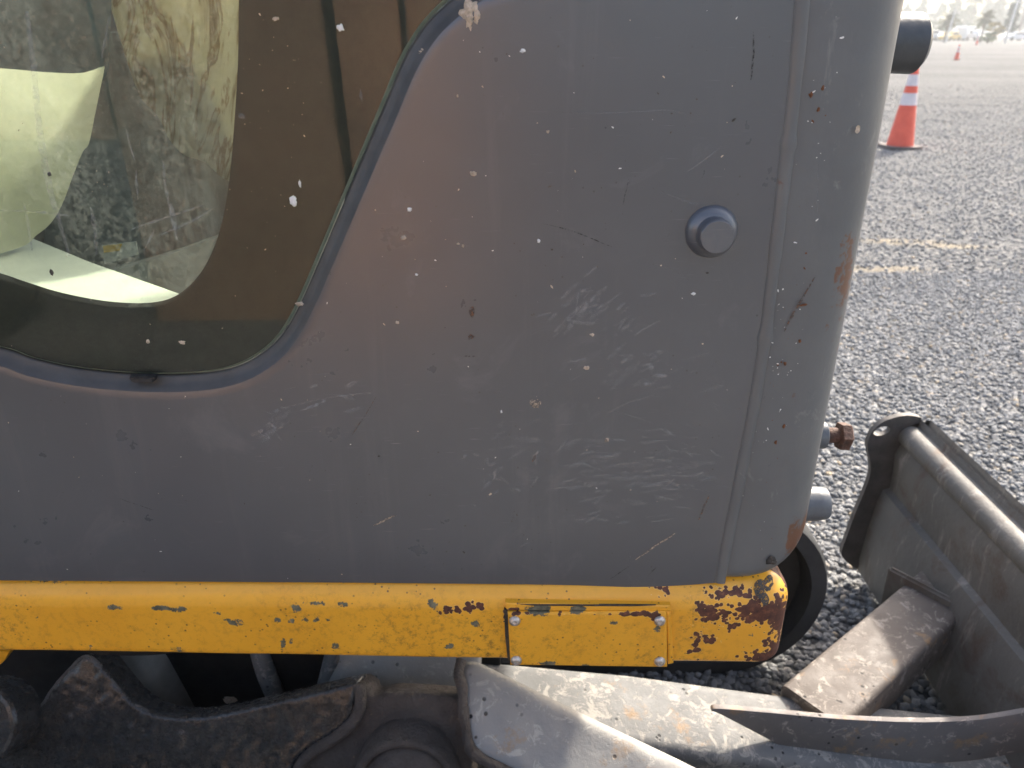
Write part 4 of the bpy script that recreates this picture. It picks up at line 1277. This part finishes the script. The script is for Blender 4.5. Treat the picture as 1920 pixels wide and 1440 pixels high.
# specks
def in_window(px, py):
    # rough test by the traced right/lower edge of the lip
    if py > 745: return False
    edge = [(0, 720), (300, 735), (450, 725), (520, 690), (570, 640), (600, 575), (640, 480), (680, 390), (720, 300), (760, 210), (800, 130), (840, 70), (900, 15), (960, -10)]
    for (x0, y0), (x1, y1) in zip(edge[:-1], edge[1:]):
        if x0 <= px <= x1:
            return py < y0 + (y1 - y0) * (px - x0) / (x1 - x0)
    return False
def specks(name, n, mat, parent, y, smin, smax, test, xr=(0, 1400), yr=(5, 1085), elong=1.0):
    global V, FA
    V, FA = [], []
    k = 0
    cl_ = [(random.uniform(*xr), random.uniform(*yr), random.uniform(25, 110)) for _ in range(9)] if n > 60 else []
    while k < n:
        if k % 4 == 0 or not cl_:
            px, py = random.uniform(*xr), random.uniform(*yr)
        else:
            c0 = random.choice(cl_); px, py = random.gauss(c0[0], c0[2]), random.gauss(c0[1], c0[2] * 0.8)
            if not (yr[0] < py < yr[1]): continue
        if not test(px, py): continue
        k += 1
        s = smin + (smax - smin) * random.random() ** 3
        el = random.uniform(1, 1 + elong)
        an = random.uniform(-1.4, 1.4)
        c = at(px, py, y); b = len(V); nn = random.randint(5, 7)
        V.append(c + Vector((0, -s * 0.25, 0)))
        for i in range(nn):
            t = 2 * math.pi * i / nn
            d = Vector((math.cos(t) * s * el, 0, math.sin(t) * s)) * random.uniform(.6, 1.2)
            V.append(c + Vector((d.x * math.cos(an) - d.z * math.sin(an), 0, d.x * math.sin(an) + d.z * math.cos(an))))
        for i in range(nn): FA.append((b, b + 1 + i, b + 1 + (i + 1) % nn))
    o = link(name, V, FA, mat, parent)
    tag(o, kind='stuff')
    return o
pan = lambda x, y: not in_window(x, y) and x < 1480 - 0.137 * y
specks('dust_specks', 55, M_WHITE, PANEL, MY, .00015, .0008, pan, elong=1.6)
specks('dark_specks', 120, M_BLACKMUD, PANEL, MY, .0002, .0010, pan, elong=1.4)
specks('tan_specks', 40, M_MUD, PANEL, MY, .0003, .0012, pan, elong=1.4)
pil = lambda x, y: 1515 - 0.137 * y < x < 1590 - 0.137 * y
specks('post_specks', 70, M_WHITE, PIL, 0.6985, .0002, .0009, pil, xr=(1350, 1620), elong=1.5)
specks('post_rust_specks', 28, M_BROWN, PIL, 0.6987, .0003, .0016, pil, xr=(1350, 1620), yr=(200, 1085), elong=2.0)
gt = lambda x, y: in_window(x + 60, y + 70)
specks('glass_specks', 130, M_MUD, GLASS, GY - .0016, .00015, .0006, gt, xr=(0, 760), yr=(5, 690), elong=2.0)
def splat(px, py, r, h, mat, parent, y, seed, ex=1.0):
    k = r / F * 0.5
    return lump('mud_spot', px, py, y, k * ex, k, h, mat, parent, seed)
for px, py, r, mt, ex in ((1100, 690, 7, M_MUD, 1.2), (1005, 757, 14, M_MUDB, 1.2), (1138, 825, 7, M_MUDB, 1.0), (887, 325, 6, M_MUD, 1.6), (768, 393, 6, M_WHITE, 1.1), (757, 446, 6, M_MUD, 1.2),
                          (981, 95, 5, M_WHITE, 1.5), (1220, 690, 13, M_SCUFF, .8), (940, 772, 5, M_WHITE, .6), (1300, 551, 4, M_WHITE, 1.8), (1235, 705, 9, M_SCUFF, 2.0), (745, 605, 5, M_MUD, 1.1),
                          (868, 461, 4, M_MUD, 1.0), (781, 515, 4, M_WHITE, 1.2), (859, 357 + 100, 3, M_MUD, 1.5), (1110, 628, 5, M_MUD, 1.3), (1010, 452, 5, M_WHITE, .8), (1027, 247, 4, M_MUD, 1.0), (858, 180, 4, M_MUD, .6)):
    splat(px, py, r, 0.0012, mt, PANEL, PY - 0.0004, px * 0.13, ex)
lump('mud_spot', 884, 33, 0.7015, 0.010, 0.012, 0.004, M_MUD, PANEL, 5)
lump('mud_spot', 802, 97, 0.706, 0.008, 0.0028, 0.003, M_MUD, PANEL, 8)
lump('mud_spot', 562, 570, 0.7045, 0.004, 0.0022, 0.002, M_MUD, PANEL, 15)
for px, py, rx, rz, mt, sd in ((550, 377, .0038, .0046, M_WHITE, 4), (562, 345, .0012, .0032, M_WHITE, 6), (677, 180, .0016, .0060, M_SCUFF, 16), (638, 52, .0030, .0030, M_WHITE, 26), (341, 642, .0032, .0022, M_MUD, 36), (277, 641, .0016, .0024, M_MUD, 46), (453, 218, .0034, .0026, M_SCUFF, 56), (96, 511, .0018, .0030, M_BLACKMUD, 66), (516, 35, .0028, .0016, M_MUD, 76), (92, 327, .0020, .0018, M_BLACKMUD, 86)):
    lump('dropping' if mt is M_WHITE else 'glass_spot', px, py, GY - 0.0014, rx, rz, 0.0008, mt, GLASS, sd)
for pts_, w in (([(50, 20), (62, 120), (75, 250), (95, 360), (110, 410), (130, 480)], .0034), ([(170, 388), (178, 430), (180, 480)], .0022), ([(320, 380), (332, 450)], .0026), ([(245, 430), (310, 408), (380, 385)], .0012), ([(300, 440), (350, 420), (400, 392)], .0012),
               ([(270, 470), (290, 430)], .0010), ([(255, 320), (258, 375)], .0012), ([(45, 380), (60, 470)], .0016), ([(235, 240), (252, 300)], .0012), ([(205, 30), (190, 110)], .0010), ([(305, 300), (312, 360), (330, 440)], .0016), ([(0, 395), (80, 398), (130, 405)], .0012)):
    ribbon('dirt_run', pts_, w, M_SCUFF, GLASS, GY - 0.0016)
lump('mud_spot', 1446, 1052, 0.699, 0.0062, 0.0058, 0.003, M_BLACKMUD, PIL, 33)
for pts_, w, mt in (([(1470, 622), (1492, 580), (1528, 520)], .0014, M_SCRB), ([(1535, 300), (1532, 400)], .0004, M_SCUFF), ([(1610, 235), (1607, 250)], .0022, M_MUD)):
    ribbon('scratch', pts_, w, mt, PIL, 0.6985)
for px, py, r in ((1521, 178, 6), (1543, 165, 5), (1535, 205, 5), (1470, 800, 6), (1455, 830, 5), (1500, 640, 5)):
    lump('rust_spot', px, py, 0.6995, r / F * .4, r / F * .6, 0.0006, M_BROWN, PIL, px * .31)

# ================================================================ TRAFFIC CONES
def make_orange():
    g = G('orange_cone_plastic')
    g.set(base=g.ramp(g.noise(9, 4), [(0.3, (0.72, 0.085, 0.045)), (0.7, (0.82, 0.12, 0.065))]), rough=0.55)
    return g.m
M_OR = make_orange()
M_REFL = simple('white_cone_sleeve', (0.70, 0.62, 0.62), 0.5, 0, 0.06, 20)
M_CBASE = simple('dark_cone_base', (0.12, 0.10, 0.095), 0.8, 0, 0.3, 20)
def cone(loc, H, label):
    c = empty('traffic_cone', (0, 0, 0), label, 'traffic cone', 'orange cones on the gravel yard')
    k = H / 0.91
    r0, r1 = 0.145 * k, 0.032 * k
    def rr(t): return r0 + (r1 - r0) * t
    hb = 0.035 * k
    def seg(name, t0, t1, mat, ex=0.0):
        return lathe_obj(name, [(rr(t0) + ex, hb + t0 * (H - hb)), (rr(t1) + ex, hb + t1 * (H - hb))], (0, 0, 0), (0, 0, 1), mat, c, 28)
    seg('cone_body', 0, 1, M_OR)
    seg('reflective_sleeve', 0.50, 0.645, M_REFL, 0.003 * k); seg('reflective_sleeve', 0.73, 0.865, M_REFL, 0.003 * k)
    bm = bmesh.new(); box_bm(bm, Vector((0, 0, hb / 2)), (0.37 * k, 0.37 * k, hb))
    bmesh.ops.bevel(bm, geom=bm.edges[:], offset=0.012 * k, segments=2, affect='EDGES')
    link_bm('cone_base', bm, M_CBASE, c, angle=40)
    c.location = loc
    return c
g1 = ground_pt(1686, 278); cone((g1.x, g1.y, 0.0), 0.92, 'tall orange traffic cone with two white bands beside the cab corner')
g2 = ground_pt(1793, 113); cone((g2.x, g2.y, 0), 0.72, 'small distant orange cone out on the open gravel')
g3 = ground_pt(1831, 84); cone((g3.x, g3.y, 0), 0.9, 'farthest tiny orange cone near the parked vehicles')

# ================================================================ FAR BACKGROUND
def leaf_mat(name, c):
    g = G(name)
    g.set(base=g.ramp(g.noise(0.6, 3), [(0.3, tuple(x * 0.6 for x in c)), (0.7, tuple(x * 1.3 for x in c))]), rough=0.7)
    return g.m
M_LEAF = [leaf_mat('pine_foliage', (0.055, 0.10, 0.045)), leaf_mat('broadleaf_foliage', (0.085, 0.13, 0.045)), leaf_mat('palm_foliage', (0.10, 0.11, 0.035)), leaf_mat('dark_cypress_foliage', (0.03, 0.06, 0.035))]
M_BARK = simple('tree_bark', (0.10, 0.075, 0.055), 0.9, 0, 0.3, 3)
def crown_mesh(seed, h, w, shape, n=520, sz=0.55):
    R_ = random.Random(seed)
    V, FA = [], []
    cl = [(R_.uniform(0.25, 1.0), R_.uniform(0, 6.28), R_.uniform(0.1, 1.0)) for _ in range(26)]
    for i in range(n):
        ct, ca, cr = cl[R_.randrange(len(cl))]
        t = min(1.0, max(0.12, ct + R_.gauss(0, 0.05)))
        if shape == 'pine': rad = w * (0.9 * (1 - t) + 0.22)
        elif shape == 'cone': rad = w * (1 - t) * 1.1
        else: rad = w * math.sqrt(max(0.05, 1 - ((t - 0.6) / 0.45) ** 2))
        a_ = ca + R_.gauss(0, 0.3); r = rad * math.sqrt(cr) + R_.gauss(0, 0.25)
        p = Vector((math.cos(a_) * r, math.sin(a_) * r, t * h))
        b = len(V); e1_ = Vector((R_.gauss(0, 1), R_.gauss(0, 1), R_.gauss(0, 1))).normalized() * sz; e2_ = e1_.orthogonal().normalized() * sz * R_.uniform(.5, 1)
        V += [p - e1_ - e2_, p + e1_ - e2_ * .4, p + e2_ * 1.2]
        FA.append((b, b + 1, b + 2))
    me = bpy.data.meshes.new('crown'); me.from_pydata([tuple(v) for v in V], [], FA)
    return me
def trunk_mesh(h, r, lean=0.0, limbs=5):
    bm = bmesh.new()
    def limb(a_, b_, r0, r1):
        d = (b_ - a_).normalized(); o1 = d.orthogonal().normalized(); o2 = d.cross(o1)
        A_ = [bm.verts.new(a_ + (o1 * math.cos(t) + o2 * math.sin(t)) * r0) for t in np.linspace(0, 6.283, 8)[:-1]]
        B_ = [bm.verts.new(b_ + (o1 * math.cos(t) + o2 * math.sin(t)) * r1) for t in np.linspace(0, 6.283, 8)[:-1]]
        for i in range(7): bm.faces.new((A_[i], A_[(i + 1) % 7], B_[(i + 1) % 7], B_[i]))
    top = Vector((lean, 0, h))
    limb(Vector((0, 0, 0)), top, r, r * 0.35)
    for k in range(limbs):
        t = 0.4 + 0.55 * k / max(1, limbs)
        a_ = Vector((lean * t, 0, h * t)); an = k * 2.4
        limb(a_, a_ + Vector((math.cos(an), math.sin(an), 0.6)) * h * 0.16, r * 0.3, r * 0.1)
    me = bpy.data.meshes.new('trunk'); bm.to_mesh(me); bm.free()
    return me
def tree_proto(seed, h, w, shape, mat, n=520, sz=0.55):
    return (crown_mesh(seed, h, w, shape, n, sz), trunk_mesh(h * 0.9, h * 0.022), mat)
protos = [tree_proto(1, 11, 2.8, 'pine', M_LEAF[0]), tree_proto(2, 10, 3.2, 'round', M_LEAF[1]), tree_proto(3, 12, 2.4, 'pine', M_LEAF[0]), tree_proto(4, 9, 3.4, 'round', M_LEAF[0])]
def tree(proto, loc, s, label, group, name='tree'):
    t = empty(name, (0, 0, 0), label, 'tree', group)
    cm, tm, mt = proto
    link_me('crown', cm, mt, t); link_me('trunk', tm, M_BARK, t)
    t.location = loc; t.scale = (s, s, s); t.rotation_euler.z = random.uniform(0, 6)
    return t
def far(px, d):           # ground point in the direction of a pixel column at distance d
    u = (px - 960) / F
    return Vector((u * d / 1.0987, d, 0))
for k in range(34):
    px = 1640 + k * 14 + random.uniform(-6, 6)
    d = random.uniform(250, 300)
    tree(protos[k % 4], far(px, d), random.uniform(0.78, 1.0) * (1.0 + 0.25 * max(0, (px - 1740) / 200)), 'distant hazy green tree in the row of woods along the horizon', 'trees of the far wood')
for k in range(10):
    tree(protos[1], far(1735 + k * 13 + random.uniform(-4, 4), random.uniform(165, 190)), random.uniform(0.28, 0.42), 'low pale green bush below the far woods', 'bushes in front of the far wood', 'bush')
tree(tree_proto(9, 5.6, 1.5, 'cone', M_LEAF[3], 900, 0.3), far(1889, 135), 0.95, 'dark pointed conical evergreen beside the light pole', None, 'conical_evergreen')
# palms
def palm(loc, h, label):
    t = empty('palm_tree', (0, 0, 0), label, 'palm tree', 'palms beyond the yard')
    link_me('trunk', trunk_mesh(h, 0.2, 0.1, 0), M_BARK, t)
    V, FA = [], []
    for k in range(26):
        an = k * 2.4; el = 1.2 - 0.085 * k
        for s in range(6):
            r = 0.3 * s
            c = Vector((math.cos(an) * r * math.cos(el * .7), math.sin(an) * r * math.cos(el * .7), h + r * math.sin(el) - 0.12 * r * r))
            sd = Vector((-math.sin(an), math.cos(an), -0.3)) * (0.30 * math.sin((s + 0.6) / 6 * 3.0) + 0.04)
            V += [c + sd, c, c - sd]
            if s:
                b = len(V) - 6
                FA += [(b, b + 1, b + 4, b + 3), (b + 1, b + 2, b + 5, b + 4)]
    link('fronds', V, FA, M_LEAF[2], t)
    t.location = loc
palm(far(1773, 128), 3.1, 'wide drooping palm left of the pale pole, seen beside the cab')
palm(far(1841, 124), 3.3, 'slim palm with a round head between the two light poles')
# poles
M_POLE = simple('pale_concrete_pole', (0.62, 0.61, 0.58), 0.8, 0, 0.1, 2)
M_POLED = simple('weathered_wood_pole', (0.16, 0.13, 0.11), 0.9, 0, 0.2, 2)
def pole(loc, h, r, lean, mat, label):
    t = empty('utility_pole', (0, 0, 0), label, 'pole', 'poles beyond the yard')
    tube('shaft', [(0, 0, 0), (lean * 0.5, 0, h * 0.5), (lean, 0, h)], [r, r * 0.85, r * 0.65], mat, t, 10)
    bm = bmesh.new(); box_bm(bm, Vector((lean, 0, h - 0.5)), (1.5, 0.1, 0.1)); link_bm('crossarm', bm, mat, t)
    t.location = loc
pole(far(1777, 118), 4.2, 0.14, 0.35, M_POLE, 'short pale leaning pole in front of the drooping palm')
pole(far(1888, 112), 9.0, 0.17, 0.75, M_POLE, 'tall white leaning light pole in front of the conical evergreen')
pole(far(1909, 150), 9.0, 0.14, 0.4, M_POLED, 'thin dark wooden pole near the right picture edge')
# vehicles
M_CARW = simple('white_car_paint', (0.72, 0.72, 0.72), 0.3, 0, 0.04, 3)
M_CARY = simple('yellow_machine_paint', (0.62, 0.40, 0.06), 0.4, 0, 0.08, 3)
M_CARG = simple('car_window', (0.05, 0.06, 0.07), 0.1, 0, 0.1, 3)
M_TYRE = simple('tyre_rubber', (0.02, 0.02, 0.02), 0.9, 0, 0.1, 3)
def vehicle(loc, kind, mat, label, rz):
    t = empty('parked_vehicle', (0, 0, 0), label, 'vehicle', 'vehicles parked beyond the yard')
    if kind == 'car':
        side_ = [(-2.1, .3), (-2.15, .8), (-1.9, .95), (-1.2, 1.02), (-.7, 1.45), (.7, 1.48), (1.3, 1.0), (2.0, .85), (2.15, .6), (2.1, .3)]
        glass = [(-1.02, 1.02), (-.64, 1.38), (.62, 1.40), (1.05, 1.02)]
    elif kind == 'van':
        side_ = [(-2.6, .35), (-2.65, 2.2), (-2.4, 2.4), (1.3, 2.4), (1.9, 1.5), (2.5, 1.2), (2.65, .8), (2.6, .35)]
        glass = [(.55, 1.4), (.55, 2.1), (1.22, 2.1), (1.68, 1.45)]
    else:
        side_ = [(-2.6, .45), (-2.62, 1.15), (-.6, 1.15), (-.5, 1.75), (.75, 1.78), (1.25, 1.2), (2.5, 1.1), (2.6, .45)]
        glass = [(-.38, 1.2), (-.36, 1.65), (.68, 1.66), (1.02, 1.22)]
    bm = slab_bm([Vector((x, -0.88, z)) for x, z in side_], (0, -1, 0), 1.76, 0.06, 2)
    body = link_bm('body', bm, mat, t, angle=30)
    for y, n_ in ((-0.882, -1), (0.884, 1)):
        bm = slab_bm([Vector((x, y, z)) for x, z in glass], (0, n_, 0), 0.01)
        link_bm('side_glass', bm, M_CARG, t)
    wx = 1.35 if kind == 'car' else 1.6
    for x in (-wx, wx):
        for y in (-0.80, 0.80):
            wv = lathe_obj('wheel', [(0.2, -0.1), (0.33, -0.1), (0.33, 0.1), (0.2, 0.1)], (x, y, 0.33), (0, 1, 0), M_TYRE, t, 16)
    for y in (-0.6, 0.6):
        bm = bmesh.new(); box_bm(bm, Vector((2.08 if kind == 'car' else 2.56, y, .72)), (.12, .3, .14)); link_bm('headlight', bm, M_POLE, t)
    t.location = loc; t.rotation_euler.z = rz
vehicle(far(1745, 150), 'pickup', M_CARW, 'white pickup at the left end of the far parked row', 0.2)
vehicle(far(1768, 150), 'car', M_CARW, 'low pale car parked behind the short leaning pole', 1.2)
vehicle(far(1783, 146), 'car', M_CARY, 'yellow vehicle in the far parked row', 0.6)
vehicle(far(1796, 150), 'van', M_CARW, 'white van parked in the middle of the far row', 1.3)
vehicle(far(1811, 152), 'van', M_CARW, 'tall white van right of the middle of the far row', 0.4)
vehicle(far(1832, 148), 'pickup', M_CARW, 'white pickup left of the slim palm in the far row', 1.4)
vehicle(far(1847, 146), 'car', M_CARW, 'white car right of the slim palm in the far row', 1.1)
vehicle(far(1907, 150), 'car', M_CARW, 'white car at the right end of the far parked row', 0.1)
# shrub with rock on a grassy island
sh = tree_proto(21, 2.0, 1.6, 'round', M_LEAF[1], 400, 0.22)
tree(sh, far(1855, 104), 0.62, 'small dark round shrub in front of the parked row', None, 'shrub')
tree(tree_proto(22, 4.0, 1.6, 'round', leaf_mat('dry_yellow_foliage', (0.3, 0.25, 0.10)), 500, 0.25), far(1863, 112), 0.62, 'dry yellowish bush behind the small dark shrub', None, 'bush')

# ================================================================ ADDED LOADER BEHIND THE CAMERA (made up to give glass and paint a brown reflection)
M_TAN = simple('added_ochre_paint', (0.50, 0.31, 0.20), 0.5, 0, 0.12, 3)
M_TAN2 = simple('added_dark_ochre_paint', (0.36, 0.24, 0.16), 0.55, 0, 0.15, 3)
T = empty('added_loader', (-1.1, -2.6, 0), 'made-up ochre loader, added to mirror as brown shapes in the window border and paint', 'loader')
def tslab(name, pts, y, th, mat, bev=0.03):
    bm = slab_bm([Vector((x, y, z)) for x, z in pts], (0, 1, 0), th, bev)
    return link_bm(name, bm, mat, T, angle=40)
tslab('added_hood', [(-3.9, .8), (-3.9, 1.5), (-3.6, 1.75), (-1.72, 1.8), (-1.68, .8)], -2.0, 1.4, M_TAN2)
tslab('side_panel', [(-1.66, -.01), (-1.68, 1.9), (-0.80, 1.95), (-0.70, -.01)], -1.97, 1.3, M_TAN2)  # belongs to the added loader, placed for its brown reflection
tslab('added_lift_arm', [(-0.66, -.01), (-0.74, 2.1), (-0.50, 2.2), (-0.46, 1.2), (-0.44, -.01)], -1.95, 0.3, M_TAN)
tslab('added_front_post', [(-0.40, -.01), (-0.46, 2.3), (-0.34, 2.3), (-0.26, -.01)], -2.03, 0.9, M_TAN)
for x in (-2.45, -3.4):
    lathe_obj('wheel', [(0.2, -0.15), (0.40, -0.17), (0.45, -0.1), (0.45, 0.1), (0.40, 0.17), (0.2, 0.15)], (x, -1.75, 0.45), (0, 1, 0), M_TYRE, T, 32)

# ================================================================ HAZE
bm = bmesh.new()
box_bm(bm, Vector((0, 250, 7)), (1500, 900, 16))
g = G('haze_air')
pv = g.n.new('ShaderNodeVolumePrincipled')
pv.inputs['Color'].default_value = (0.95, 0.97, 0.96, 1)
pv.inputs['Density'].default_value = 0.0016
pv.inputs['Anisotropy'].default_value = 0.05
g.n.remove(g.b)
g.lk(pv.outputs[0], g.out.inputs['Volume'])
hz = link_bm('haze', bm, g.m)
tag(hz, kind='stuff')
